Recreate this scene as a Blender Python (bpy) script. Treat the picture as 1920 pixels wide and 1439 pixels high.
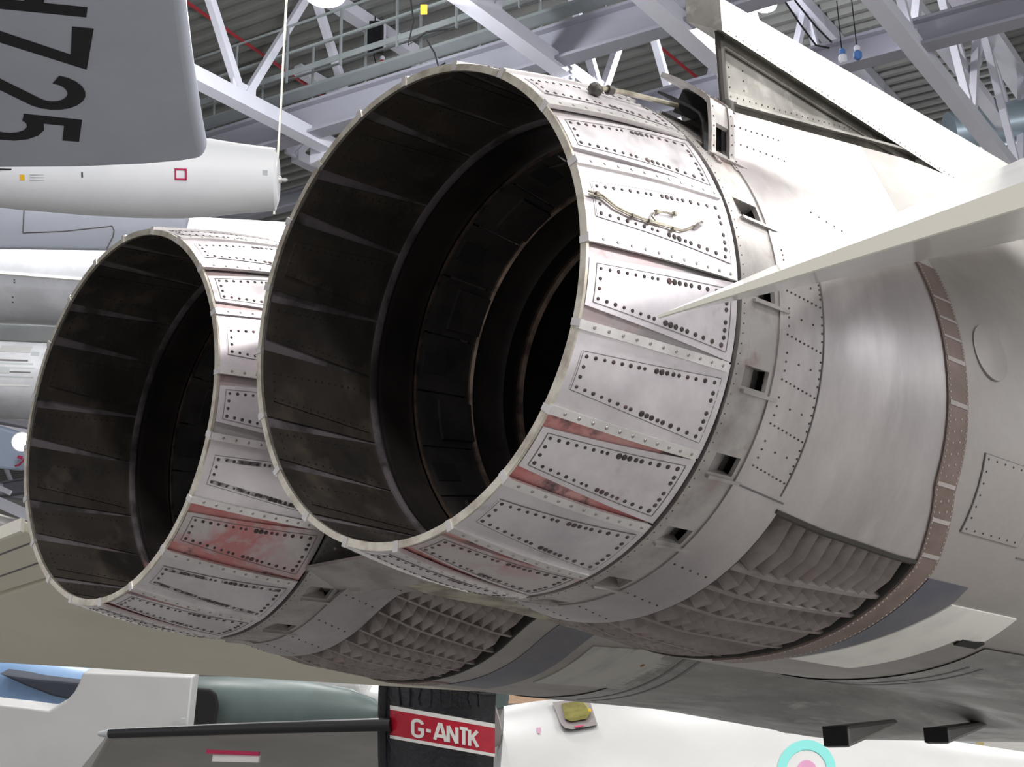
import bpy, math, random
from mathutils import Vector, Matrix
random.seed(7)
for o in list(bpy.data.objects): bpy.data.objects.remove(o)
SC = bpy.context.scene
COL = SC.collection
sin, cos, pi, rad = math.sin, math.cos, math.pi, math.radians

# ------------------------------------------------------------------ camera
W, H = 1920.0, 1439.0
F, YAW, PIT, ROLL = 2369.678, 0.7694356, 0.2824828, -0.0210734
CAMP = Vector((0, 0, 1.55))
fw = Vector((cos(YAW) * cos(PIT), sin(YAW) * cos(PIT), sin(PIT)))
rt = Vector((sin(YAW), -cos(YAW), 0)); up = rt.cross(fw)
rt, up = cos(ROLL) * rt + sin(ROLL) * up, cos(ROLL) * up - sin(ROLL) * rt
cam = bpy.data.objects.new('camera', bpy.data.cameras.new('camera'))
COL.objects.link(cam)
cam.data.sensor_width = 36.0; cam.data.sensor_fit = 'HORIZONTAL'
cam.data.lens = F * 36.0 / W
cam.data.clip_start = .05; cam.data.clip_end = 300
cam.matrix_world = Matrix(((rt.x, up.x, -fw.x, CAMP.x), (rt.y, up.y, -fw.y, CAMP.y), (rt.z, up.z, -fw.z, CAMP.z), (0, 0, 0, 1)))
SC.camera = cam

# ------------------------------------------------------------------ hall light, exposure
world = bpy.data.worlds.new('hall'); SC.world = world
world.use_nodes = True
wb = world.node_tree.nodes['Background']
wb.inputs[0].default_value = (.98, .96, 1.0, 1); wb.inputs[1].default_value = .66
SC.view_settings.view_transform = 'Standard'; SC.view_settings.look = 'None'
SC.view_settings.exposure = 0.0; SC.view_settings.gamma = 1.0
SC.view_settings.use_curve_mapping = False
LAMP_W = 620.0
# unseen lamps added to light the jet and hall: (x, y, height over the floor)
ADDED_LAMPS = [(-3.2, -3.6, 9.6, 1.), (2.6, -4.8, 9.6, 1.), (8.4, -6.0, 9.6, .9), (-1.6, 4.2, 9.6, .25), (4.2, 3.0, 10.4, .35), (11.5, -1.2, 10.2, .8), (22, 24, 11.0, .9), (32, 12, 11.0, .9), (4.5, 12.5, 10.6, .7), (6.0, -13.0, 7.6, 1.), (11.0, -15.0, 7.6, 1.)]   # last: share of full power

# ------------------------------------------------------------------ geometry helpers
def ray(px, py): return (px - W / 2) / F * rt - (py - H / 2) / F * up + fw
def at(px, py, d): return CAMP + ray(px, py) * d                    # depth along the view axis
def at_z(px, py, z):
    v = ray(px, py); return CAMP + v * ((z - CAMP.z) / v.z)
def proj(P):
    d = Vector(P) - CAMP; k = d.dot(fw)
    return (W / 2 + F * d.dot(rt) / k, H / 2 - F * d.dot(up) / k)
NOZ = Vector((1.26007175, 1.46537201, .698943489)) + CAMP           # lip centre of the nearer nozzle
def N(x, y, z): return (x + NOZ.x, y + NOZ.y, z + NOZ.z)

class MB:
    def __init__(s): s.v = []; s.f = []
    def pts(s, ps):
        k = len(s.v); s.v += [tuple(p) for p in ps]; return k
    def quad(s, a, b, c, d): k = s.pts((a, b, c, d)); s.f.append((k, k + 1, k + 2, k + 3))
    def box8(s, p):                                                  # 4 bottom corners then 4 top corners
        k = s.pts(p)
        for q in ((3, 2, 1, 0), (4, 5, 6, 7), (0, 1, 5, 4), (1, 2, 6, 5), (2, 3, 7, 6), (3, 0, 4, 7)): s.f.append(tuple(k + i for i in q))
    def box(s, c, sx, sy, sz, ax=None):
        c = Vector(c); ax = ax or (Vector((1, 0, 0)), Vector((0, 1, 0)), Vector((0, 0, 1)))
        X, Y, Z = ax[0] * sx / 2, ax[1] * sy / 2, ax[2] * sz / 2
        s.box8([c + i * X + j * Y + k * Z for k in (-1, 1) for i, j in ((-1, -1), (1, -1), (1, 1), (-1, 1))])
    def bar(s, a, b, w, h, upv=(0, 0, 1)):
        a, b = Vector(a), Vector(b); d = (b - a).normalized()
        side = d.cross(Vector(upv))
        if side.length < 1e-4: side = d.cross(Vector((1, 0, 0)))
        side.normalize(); u = side.cross(d).normalized()
        s.box((a + b) / 2, (b - a).length, w, h, (d, side, u))
    def patch(s, fn, a0, a1, na, b0, b1, nb, o0, o1):                # closed slab on a mapped surface
        g = lambda q, a: q(a) if callable(q) else q
        def grid(o):
            ps = []
            for i in range(na + 1):
                a = a0 + (a1 - a0) * i / na; lo, hi = g(b0, a), g(b1, a)
                for j in range(nb + 1): ps.append(fn(a, lo + (hi - lo) * j / nb, g(o, a)))
            return s.pts(ps)
        t, b = grid(o1), grid(o0); m = nb + 1
        for i in range(na):
            for j in range(nb):
                q = (i * m + j, i * m + j + 1, (i + 1) * m + j + 1, (i + 1) * m + j)
                s.f.append(tuple(t + x for x in q)); s.f.append(tuple(b + x for x in reversed(q)))
        for i in range(na):
            for j, fl in ((0, 0), (nb, 1)):
                q = [t + i * m + j, t + (i + 1) * m + j, b + (i + 1) * m + j, b + i * m + j]
                s.f.append(tuple(q[::-1] if fl else q))
        for j in range(nb):
            for i, fl in ((0, 1), (na, 0)):
                q = [t + i * m + j, t + i * m + j + 1, b + i * m + j + 1, b + i * m + j]
                s.f.append(tuple(q[::-1] if fl else q))
    def sheet(s, fn, a0, a1, na, b0, b1, nb, o=0.):                  # one open face of a mapped surface
        g = lambda q, a: q(a) if callable(q) else q
        ps = []
        for i in range(na + 1):
            a = a0 + (a1 - a0) * i / na; lo, hi = g(b0, a), g(b1, a)
            for j in range(nb + 1): ps.append(fn(a, lo + (hi - lo) * j / nb, o))
        t = s.pts(ps); m = nb + 1
        for i in range(na):
            for j in range(nb): s.f.append((t + i * m + j, t + i * m + j + 1, t + (i + 1) * m + j + 1, t + (i + 1) * m + j))
    def tube(s, ps, r, n=8, cap=True):
        ps = [Vector(p) for p in ps]; rings = []
        u = None
        for i, p in enumerate(ps):
            d = (ps[min(i + 1, len(ps) - 1)] - ps[max(i - 1, 0)]).normalized()
            if u is None: u = d.orthogonal().normalized()
            u = (u - d * u.dot(d)).normalized(); w = d.cross(u)
            rr = r[i] if isinstance(r, (list, tuple)) else r
            rings.append(s.pts([p + rr * (cos(2 * pi * k / n) * u + sin(2 * pi * k / n) * w) for k in range(n)]))
        for a, b in zip(rings, rings[1:]):
            for k in range(n): s.f.append((a + k, a + (k + 1) % n, b + (k + 1) % n, b + k))
        if cap: s.f.append(tuple(rings[0] + k for k in reversed(range(n)))); s.f.append(tuple(rings[-1] + k for k in range(n)))
    def lathe(s, c, ax, prof, n=48, close=False):                    # prof: (along, radius)
        c, ax = Vector(c), Vector(ax).normalized(); u = ax.orthogonal().normalized(); w = ax.cross(u)
        rings = [s.pts([c + ax * a + r * (cos(2 * pi * k / n) * u + sin(2 * pi * k / n) * w) for k in range(n)]) for a, r in prof]
        pr = list(zip(rings, rings[1:])) + ([(rings[-1], rings[0])] if close else [])
        for a, b in pr:
            for k in range(n): s.f.append((a + k, a + (k + 1) % n, b + (k + 1) % n, b + k))
        if not close:
            for q, r in ((rings[0], prof[0][1]), (rings[-1], prof[-1][1])):
                if r > 1e-4: s.f.append(tuple(q + k for k in range(n)))
    def rivet(s, c, nrm, r, h=.0012, n=8):
        c, nrm = Vector(c), Vector(nrm).normalized(); u = nrm.orthogonal().normalized(); w = nrm.cross(u)
        a = s.pts([c - nrm * .001 + r * (cos(2 * pi * k / n) * u + sin(2 * pi * k / n) * w) for k in range(n)])
        b = s.pts([c + nrm * h + r * .72 * (cos(2 * pi * k / n) * u + sin(2 * pi * k / n) * w) for k in range(n)])
        for k in range(n): s.f.append((a + k, a + (k + 1) % n, b + (k + 1) % n, b + k))
        s.f.append(tuple(b + k for k in range(n)))
    def prism(s, poly, d):                                           # polygon (3D points) pushed along d
        d = Vector(d); n = len(poly)
        a = s.pts(poly); b = s.pts([Vector(p) + d for p in poly])
        s.f.append(tuple(a + k for k in reversed(range(n)))); s.f.append(tuple(b + k for k in range(n)))
        for k in range(n): s.f.append((a + k, a + (k + 1) % n, b + (k + 1) % n, b + k))

def build(name, mb, m, parent=None, smooth=30, bevel=0, seg=2):
    base = Vector((0, 0, 0)); p = parent
    while p is not None:
        base += p.location; p = p.parent
    me = bpy.data.meshes.new(name)
    me.from_pydata([(v[0] - base.x, v[1] - base.y, v[2] - base.z) for v in mb.v], [], mb.f)
    me.validate(); me.update()
    import bmesh as _b
    bm = _b.new(); bm.from_mesh(me); _b.ops.remove_doubles(bm, verts=bm.verts, dist=1e-6); _b.ops.recalc_face_normals(bm, faces=bm.faces); bm.to_mesh(me); bm.free()
    if smooth:
        me.shade_smooth(); me.set_sharp_from_angle(angle=rad(smooth))
    me.materials.append(m)
    o = bpy.data.objects.new(name, me); COL.objects.link(o); o.parent = parent
    if bevel:
        b = o.modifiers.new('edge', 'BEVEL'); b.width = bevel; b.segments = seg; b.limit_method = 'ANGLE'
    return o
def empty(name, loc, label, cat, group=None):
    o = bpy.data.objects.new(name, None); COL.objects.link(o); o.location = loc; o.empty_display_size = .1
    return tag(o, label, cat, group)
def tag(o, label=None, cat=None, group=None, kind=None):
    for k, v in (('label', label), ('category', cat), ('group', group), ('kind', kind)):
        if v: o[k] = v
    return o
def solo(name, mb, m, label, cat, group=None, **kw):
    """a thing that is one mesh, its origin at its lowest middle point"""
    xs = [v[0] for v in mb.v]; ys = [v[1] for v in mb.v]; zs = [v[2] for v in mb.v]
    c = Vector(((min(xs) + max(xs)) / 2, (min(ys) + max(ys)) / 2, min(zs)))
    mb.v = [(v[0] - c.x, v[1] - c.y, v[2] - c.z) for v in mb.v]
    o = build(name, mb, m, None, **kw); o.location = c
    return tag(o, label, cat, group)

# ------------------------------------------------------------------ materials
def mat(name, col, rough=.5, metal=0., col2=None, scale=6., lo=.4, hi=.6, col3=None, scale3=30., lo3=.5, hi3=.7, stretch=(1, 1, 1),
        bump=0., emit=0., rvar=0., coat=0., fine=0.):
    m = bpy.data.materials.new(name); m.use_nodes = True; nt = m.node_tree; n = nt.nodes; b = n['Principled BSDF']
    b.inputs['Base Color'].default_value = (*col, 1); b.inputs['Roughness'].default_value = rough; b.inputs['Metallic'].default_value = metal
    if coat: b.inputs['Coat Weight'].default_value = coat; b.inputs['Coat Roughness'].default_value = .08
    if emit: b.inputs['Emission Color'].default_value = (*col, 1); b.inputs['Emission Strength'].default_value = emit
    if not (col2 or bump or rvar or fine): return m
    tc = n.new('ShaderNodeTexCoord'); mp = n.new('ShaderNodeMapping'); mp.inputs['Scale'].default_value = stretch
    nt.links.new(tc.outputs['Object'], mp.inputs[0])
    def noise(sc, det=5., ro=.6):
        t = n.new('ShaderNodeTexNoise'); t.inputs['Scale'].default_value = sc; t.inputs['Detail'].default_value = det; t.inputs['Roughness'].default_value = ro
        nt.links.new(mp.outputs[0], t.inputs['Vector']); return t.outputs[0]
    def ramp(src, a, c):
        r = n.new('ShaderNodeMapRange'); r.inputs[1].default_value = a; r.inputs[2].default_value = c; nt.links.new(src, r.inputs[0]); return r.outputs[0]
    def mix(f, a, c, mode='MIX'):
        x = n.new('ShaderNodeMix'); x.data_type = 'RGBA'; x.blend_type = mode
        if isinstance(f, float): x.inputs[0].default_value = f
        else: nt.links.new(f, x.inputs[0])
        for i, q in ((6, a), (7, c)):
            if isinstance(q, tuple): x.inputs[i].default_value = (*q, 1)
            else: nt.links.new(q, x.inputs[i])
        return x.outputs[2]
    out = None; n1 = noise(scale)
    if col2: out = mix(ramp(n1, lo, hi), col, col2)
    if col3: out = mix(ramp(noise(scale3), lo3, hi3), out or col, col3)
    if fine:
        g = n.new('ShaderNodeMapRange'); g.inputs[3].default_value = 1 - fine; g.inputs[4].default_value = 1 + fine; nt.links.new(noise(90, 8, .7), g.inputs[0])
        cm = n.new('ShaderNodeCombineColor')
        for i in range(3): nt.links.new(g.outputs[0], cm.inputs[i])
        out = mix(1.0, out or col, cm.outputs[0], 'MULTIPLY')
    if out: nt.links.new(out, b.inputs['Base Color'])
    if rvar:
        r = n.new('ShaderNodeMapRange'); r.inputs[1].default_value = .3; r.inputs[2].default_value = .7
        r.inputs[3].default_value = max(.02, rough - rvar); r.inputs[4].default_value = rough + rvar
        nt.links.new(noise(scale * 1.7), r.inputs[0]); nt.links.new(r.outputs[0], b.inputs['Roughness'])
    if bump:
        bp = n.new('ShaderNodeBump'); bp.inputs['Strength'].default_value = bump; bp.inputs['Distance'].default_value = .01
        nt.links.new(noise(scale3, 6), bp.inputs['Height']); nt.links.new(bp.outputs[0], b.inputs['Normal'])
    return m
M = {}
M['skin'] = mat('bare_titanium', (.45, .418, .42), .42, .72, (.35, .328, .325), 3.2, .38, .66, (.50, .468, .468), 7, .5, .75, (1.6, 1.0, .5), rvar=.1, fine=.08)
M['skin_fwd'] = mat('dull_titanium', (.36, .335, .315), .56, .55, (.27, .255, .24), 3.0, .4, .66, (.37, .35, .33), 7, .5, .75, (.6, 1.6, .5), rvar=.08, fine=.08)
M['belly'] = mat('oily_belly', (.30, .29, .275), .45, .6, (.17, .165, .16), 2.6, .4, .62, (.40, .39, .36), 9, .55, .75, (.6, 2.2, 1.6), rvar=.1, fine=.08)
M['petal'] = mat('petal_metal', (.68, .64, .665), .40, .7, (.55, .515, .54), 9, .4, .65, (.42, .39, .40), 16, .60, .78, rvar=.08, fine=.05)
M['petal_pink'] = mat('petal_pink', (.52, .48, .48), .45, .55, (.50, .22, .22), 7, .46, .58, (.50, .47, .47), 14, .5, .65, rvar=.08, fine=.06)
M['wedge'] = mat('seal_wedge_grey', (.36, .34, .345), .45, .6, (.40, .29, .29), 7, .45, .65, (.16, .14, .14), 16, .58, .7, (.7, 1, 1), fine=.06)
M['wedge_pink'] = mat('seal_wedge_pink', (.52, .19, .185), .5, .25, (.60, .34, .32), 9, .42, .62, (.10, .07, .075), 15, .54, .64, fine=.08)
M['strip'] = mat('strip_metal', (.70, .68, .67), .38, .7, (.55, .53, .52), 14, .45, .7, fine=.05)
M['rim'] = mat('lip_rim', (.72, .68, .58), .35, .8, (.45, .40, .33), 20, .45, .65)
M['rivet'] = mat('rivet_dark', (.05, .042, .04), .5, .3, (.13, .07, .065), 30, .5, .7)
M['rivet_grey'] = mat('rivet_grey', (.33, .31, .30), .45, .7)
M['rivet_white'] = mat('rivet_white', (.42, .38, .36), .5, .2)
M['seam'] = mat('seam_dark', (.16, .15, .15), .6, .3)
M['smudge'] = mat('rivet_smudge', (.10, .09, .095), .6, .3, (.58, .555, .565), 30, .44, .56)
M['gap'] = mat('gap_black', (.012, .012, .012), .8)
M['inner'] = mat('sooty_inner', (.066, .056, .048), .5, .4, (.034, .030, .028), 6, .4, .65, (.12, .095, .075), 11, .55, .75, (1, 1, 1), rvar=.1, fine=.1)
M['inner_wedge'] = mat('inner_wedge', (.20, .175, .19), .5, .4, (.07, .06, .062), 9, .45, .6, (.42, .24, .21), 6, .62, .70, fine=.08)
M['liner'] = mat('sooty_liner', (.045, .038, .035), .5, .5, (.022, .019, .018), 7, .4, .65, fine=.1)
M['liner_edge'] = mat('liner_edge', (.35, .26, .2), .35, .8, (.12, .09, .08), 18, .4, .6)
M['flap'] = mat('inner_flap', (.075, .07, .067), .5, .5, (.04, .037, .036), 9, .4, .65, fine=.08)
M['band'] = mat('shroud_band', (.42, .40, .385), .45, .65, (.27, .25, .24), 9, .4, .65, (.30, .22, .20), 16, .58, .74, (1, 1, 1), rvar=.08, fine=.07)
M['strap'] = mat('brown_strap', (.17, .125, .105), .5, .4, (.22, .16, .14), 12, .4, .6, fine=.08)
M['valley'] = mat('worn_primer_strip', (.46, .43, .34), .5, .3, (.22, .19, .15), 14, .42, .62, fine=.08)
M['vane'] = mat('vane_metal', (.31, .275, .265), .5, .5, (.22, .19, .185), 12, .4, .65, (.30, .24, .22), 22, .55, .7, fine=.08)
M['louvre_floor'] = mat('louvre_floor', (.06, .055, .05), .7, .3)
M['light_patch'] = mat('pale_panel', (.80, .78, .73), .45, .1, (.68, .66, .62), 8, .45, .7, (.30, .25, .2), 26, .70, .76, fine=.04)
M['blue_stain'] = mat('heat_blue', (.11, .115, .15), .45, .5, (.19, .18, .18), 4, .4, .7, fine=.08)
M['white_paint'] = mat('gloss_white', (.80, .80, .77), .22, 0., (.74, .74, .71), 3, .4, .7, coat=.4)
M['cream'] = mat('cream_underside', (.66, .62, .51), .5, 0., (.61, .57, .47), 2, .4, .7)  # tan tint puts shade into the colour of the white tailplane's underside
M['cream_edge'] = mat('cream_edge', (.74, .72, .64), .5)
M['web'] = mat('web_metal', (.33, .315, .29), .45, .6, (.22, .21, .19), 7, .4, .6, (.5, .47, .44), 9, .56, .7, fine=.07)
M['dark_metal'] = mat('dark_metal', (.06, .055, .05), .5, .5)
M['rod'] = mat('rod_metal', (.38, .35, .28), .4, .7, (.2, .18, .14), 30, .4, .6)

YM=.4635
def lerp_tab(tab,x):
    if x<=tab[0][0]: return tab[0][1]
    for (a,b),(c,d) in zip(tab,tab[1:]):
        if x<=c:
            t=(x-a)/(c-a); return b+(d-b)*t
    return tab[-1][1]
T_A=[(.39,.4565),(.5,.482),(.65,.512),(.8,.535),(1.1,.565),(1.6,.60),(2.5,.64),(4.5,.68)]
T_ZC=[(.39,0),(.8,-.05),(1.6,-.09),(4.5,-.1)]
T_B=[(.39,-.4565),(.6,-.507),(.8,-.530),(1.1,-.548),(2.0,-.59),(2.9,-.68),(4.5,-.70)]   # lowest z of a lobe
T_V=[(.25,-.32),(.38,-.36),(.54,-.381),(.8,-.40),(1.0,-.424),(1.35,-.438),(1.9,-.46),(2.9,-.66),(4.5,-.695)]
T_SZ=[(.39,.345),(.59,.386),(1.05,.482),(1.4,.53),(4.5,.8)]
T_N=[(.39,2.),(.8,2.2),(2.,2.3),(4.5,2.4)]
def smin(a,b,k):
    h=max(0.,min(1.,.5+.5*(b-a)/k)); return b+(a-b)*h-k*h*(1-h)
def sec(X,t):
    a=lerp_tab(T_A,X); zc=lerp_tab(T_ZC,X); b=zc-lerp_tab(T_B,X); n=lerp_tab(T_N,X)
    if t<=1:
        Y=YM*(1-t); d=Y/a
        z=zc-b*(max(0,1-d**n))**(1/n)
        v=lerp_tab(T_V,X)
        return (Y,smin(z,v,.05))
    if t<=2:
        th=math.pi/2*(t-1); s,c=math.sin(th),math.cos(th)
        z=zc-b*c**(2/n)
        Y=-a*s**(2/n)
        if t<1.25:
            v=lerp_tab(T_V,X); z=smin(z,v,.05*(1.25-t)/.25+1e-6)
        return (Y,z)
    sz=lerp_tab(T_SZ,X)
    zt=zc+.27; Yt=-a*math.sqrt(max(0,1-((zt-zc)/a)**2))
    if t<=3:
        w=t-2
        if w<=.6:
            z=zc+.27*w/.6; return (-a*math.sqrt(max(0,1-((z-zc)/a)**2)),z)
        w=(w-.6)/.4; return (Yt+(-.385-Yt)*w, zt+(sz-zt)*w)
    w=t-3
    return (-.385+(YM+.385)*w, sz+.05*math.sin(w*math.pi/2))
def fus(X,t,off=0.,port=False):
    Y,z=sec(X,t)
    if off:
        e=1e-3
        y1,z1=sec(X,max(0,t-e*5)); y2,z2=sec(X,min(4,t+e*5))
        Ya,za=sec(X+e*5,t); Yb,zb=sec(X-e*5,t)
        tx=(.01,Ya-Yb,za-zb); tt=(0,y2-y1,z2-z1)
        nx=tx[1]*tt[2]-tx[2]*tt[1]; ny=tx[2]*tt[0]-tx[0]*tt[2]; nz=tx[0]*tt[1]-tx[1]*tt[0]
        L=math.sqrt(nx*nx+ny*ny+nz*nz) or 1
        nx,ny,nz=nx/L,ny/L,nz/L
        # outward: away from (0,0)
        if ny*(Y-.1)+nz*(z+.05)<0: nx,ny,nz=-nx,-ny,-nz
        P=(X+nx*off,Y+ny*off,z+nz*off)
    else: P=(X,Y,z)
    if port: P=(P[0],2*YM-P[1],P[2])
    return P

# ------------------------------------------------------------------ the hall
M['deck'] = mat('roof_deck', (.27, .275, .255), .5, .1, (.23, .235, .22), .6, .4, .6)
M['steel'] = mat('truss_paint', (.78, .78, .86), .5, 0., (.73, .73, .81), .5, .4, .6)
M['gantry'] = mat('gantry_galv', (.34, .37, .37), .4, .3, (.28, .31, .31), 1, .4, .6)
M['gantry_beam'] = mat('gantry_beam_paint', (.34, .34, .39), .5)
M['floor'] = mat('hall_floor', (.24, .235, .23), .5, 0., (.21, .205, .20), .4, .4, .6)
M['wall'] = mat('hall_wall', (.62, .60, .57), .7, 0., (.66, .64, .60), .2, .4, .6)
M['lamp'] = mat('lamp_glow', (1, .98, .95), emit=14.)
M['lamp_body'] = mat('lamp_body', (.55, .55, .55), .4, .5)
M['red_pipe'] = mat('red_pipe', (.42, .03, .04), .5)
M['black'] = mat('black_plastic', (.008, .008, .009), .9)
M['yellow'] = mat('yellow_tag', (.85, .5, .02), .5)
M['red'] = mat('red_plastic', (.55, .02, .03), .45)
M['blue'] = mat('blue_plastic', (.08, .2, .5), .45)
M['wire'] = mat('steel_wire', (.62, .60, .52), .4, .5)
def hd(d): return Vector((cos(rad(d)), sin(rad(d)), 0))
U, V = hd(8.5), hd(106.)          # along the trusses, along the roof deck ribs
ZC, ZT = 14.9, 11.75              # roof deck, bottom chords
mb = MB(); mb.box((20, 15, -.05), 130, 130, .1); fl = build('floor', mb, M['floor'], smooth=0); fl['kind'] = 'structure'
mb = MB(); q = U.cross(Vector((0, 0, 1)))
pr = .34
Pn = Vector((-V.y, V.x, 0)) * -1    # across the ribs
o0 = Vector((0, 0, ZC)); k0 = -10
for i in range(-34, 210):
    a = o0 + Pn * (i * pr)
    xs = [0, .10, .15, .25, .30, .34]; zs = [0, 0, -.12, -.12, 0, 0]
    for (x0, z0), (x1, z1) in zip(zip(xs, zs), list(zip(xs, zs))[1:]):
        p0, p1 = a + Pn * x0 + Vector((0, 0, z0)), a + Pn * x1 + Vector((0, 0, z1))
        mb.quad(p0 - V * 22, p1 - V * 22, p1 + V * 70, p0 + V * 70)
ce = build('ceiling', mb, M['deck'], smooth=0); ce['kind'] = 'structure'
# far walls of the hall
mb = MB(); c = at(960, 1300, 62); c.z = 7.6
mb.box(c, .3, 170, 15.2, (fw.copy().normalized() if 0 else Vector((cos(YAW), sin(YAW), 0)), Vector((-sin(YAW), cos(YAW), 0)), Vector((0, 0, 1))))
wl = build('wall_far', mb, M['wall'], smooth=0); wl['kind'] = 'structure'

def truss(px, py, z, label, n0, n1, step, size=.25, top=ZC - .25, group='roof trusses'):
    """a roof truss: bottom chord along U through the pixel's point, zigzag braces up to a top chord"""
    P = at_z(px, py, z); t = empty('roof_truss', P + U * (n0 * step), label, 'truss', group)
    mb = MB(); mb.bar(P + U * (n0 * step), P + U * (n1 * step), size, size); build('bottom_chord', mb, M['steel'], t, smooth=0)
    mb = MB(); T = Vector((0, 0, top - z)); mb.bar(P + U * (n0 * step) + T, P + U * (n1 * step) + T, size, size); build('top_chord', mb, M['steel'], t, smooth=0)
    for k in range(n0, n1):
        a = P + U * (k * step); b = P + U * ((k + .5) * step) + T; c = P + U * ((k + 1) * step)
        for s, e in ((a, b), (b, c)):
            mb = MB(); mb.bar(s, e, .125, .125); build('brace', mb, M['steel'], t, smooth=0)
        mb = MB(); mb.box(a + Vector((0, 0, .14)), .5, .06, .34, (U, Vector((-U.y, U.x, 0)), Vector((0, 0, 1)))); g = build('gusset', mb, M['steel'], t, smooth=0)
    return t
tA = truss(455, 190, ZT, 'roof truss whose lower beam ends in a bolted flange above the white pod', -2, 2, 3.0)
tB = truss(920, 30, ZT, 'roof truss crossing under the walkway above the nearer nozzle', -2, 3, 3.0)
tC = truss(1712, 85, ZT, 'pale roof truss rising behind the white beam of the jet', -2, 4, 3.0)
tD = truss(1818, 150, ZT + 1.3, 'slimmer roof truss just beyond the truss behind the white beam', -2, 4, 3.4, .22)
tE = truss(553, 293, ZT + 1.0, 'distant roof truss glimpsed between white pod and nozzle', 0, 2, 3.2, .2)
tF = truss(1296, 66, ZT, 'roof truss with splayed braces seen past the end of the white beam', -1, 3, 3.2, .28)
tG = truss(30, 925, ZT, 'roof truss far down the hall below the silver fuselages', -4, 6, 3.4, .45)
# bolted end flange on truss A and B
for px, py, t in ((600, 278, tA), (1054, 134, tB)):
    P = at_z(px, py, ZT); mb = MB(); mb.box(P, .06, .42, .5, (U, Vector((-U.y, U.x, 0)), Vector((0, 0, 1)))); g = build('end_flange', mb, M['steel'], t, smooth=0)
    for k in range(5):
        mb = MB(); mb.box(P + U * -.05 + Vector((-U.y, U.x, 0)) * -.19 + Vector((0, 0, -.2 + .1 * k)), .05, .04, .04); build('bolt', mb, M['gantry'], g, smooth=0)
# roof cross beams along the ribs
def beam(px, py, z, l0, l1, w, h, m, label, cat='beam', name='cross_beam'):
    P = at_z(px, py, z); mb = MB(); a, b = P + V * l0, P + V * l1; h2, w2 = h / 2, w / 2
    mb.bar(a + Vector((0, 0, h2)), b + Vector((0, 0, h2)), w, .05); mb.bar(a - Vector((0, 0, h2)), b - Vector((0, 0, h2)), w, .05); mb.bar(a, b, .05, h)
    return solo(name, mb, m, label, cat, smooth=0)
beam(1650, 78, ZT + .4, -14, 14, .22, .30, M['gantry_beam'], 'slim grey cross beam joining two trusses above the white beam')
beam(1330, 172, ZT + .2, -9, 6, .3, .42, M['gantry_beam'], 'grey cross beam behind the post under the white beam')
beam(10, 918, ZT, -12, 20, .4, .5, M['gantry_beam'], 'grey green cross beam far down the hall')
# walkway along the ribs
GP = at_z(905, 128, 12.0)
gw = empty('roof_walkway', GP - V * 9, 'galvanised roof walkway with handrails crossing above the nozzles', 'walkway')
across = Vector((V.y, -V.x, 0))
mb = MB()
for zz in (-.28, .28): mb.bar(GP - V * 12 + Vector((0, 0, zz)), GP + V * 12 + Vector((0, 0, zz)), .3, .05)
mb.bar(GP - V * 12, GP + V * 12, .05, .55); build('girder', mb, M['gantry_beam'], gw, smooth=0)
mb = MB(); mb.bar(GP + across * -.3 - V * 12 + Vector((0, 0, .36)), GP + across * -.3 + V * 12 + Vector((0, 0, .36)), .3, .05); build('deck', mb, M['gantry'], gw, smooth=0)
for side in (-.1, -.8):
    mb = MB(); mb.bar(GP + across * side - V * 12 + Vector((0, 0, .46)), GP + across * side + V * 12 + Vector((0, 0, .46)), .02, .10); build('toe_board', mb, M['gantry'], gw, smooth=0)
    for zz in (.85, 1.35):
        mb = MB(); mb.tube([GP + across * side - V * 12 + Vector((0, 0, zz)), GP + across * side + V * 12 + Vector((0, 0, zz))], .022, 6); build('handrail', mb, M['gantry'], gw)
    for k in range(-10, 11):
        mb = MB(); p = GP + across * side + V * (k * 1.1); mb.bar(p + Vector((0, 0, .3)), p + Vector((0, 0, 1.35)), .035, .035); build('post', mb, M['gantry'], gw, smooth=0)
# red sprinkler pipe, suspension wire
mb = MB(); a, b = at_z(395, 35, ZC - .3), at_z(640, 205, ZC - .3); d = (b - a); mb.tube([a - d * .3, b + d * .25], .035, 6)
solo('sprinkler_pipe', mb, M['red_pipe'], 'thin red sprinkler pipe under the roof deck above the white pod', 'pipe')
mb = MB(); a, b = at_z(1205, 62, ZC - .3), at_z(1300, 140, ZC - .3); d = (b - a); mb.tube([a - d * .1, b + d * .8], .035, 6)
solo('sprinkler_pipe', mb, M['red_pipe'], 'thin red sprinkler pipe under the roof deck beside the white beam', 'pipe')
mb = MB(); mb.tube([at(545, -260, 14), at(538, -20, 14), at(527, 200, 14), at(514, 402, 14)], .013, 6)
solo('suspension_cable', mb, M['wire'], 'pale steel suspension cable hanging past the tip of the white pod', 'cable')
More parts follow.
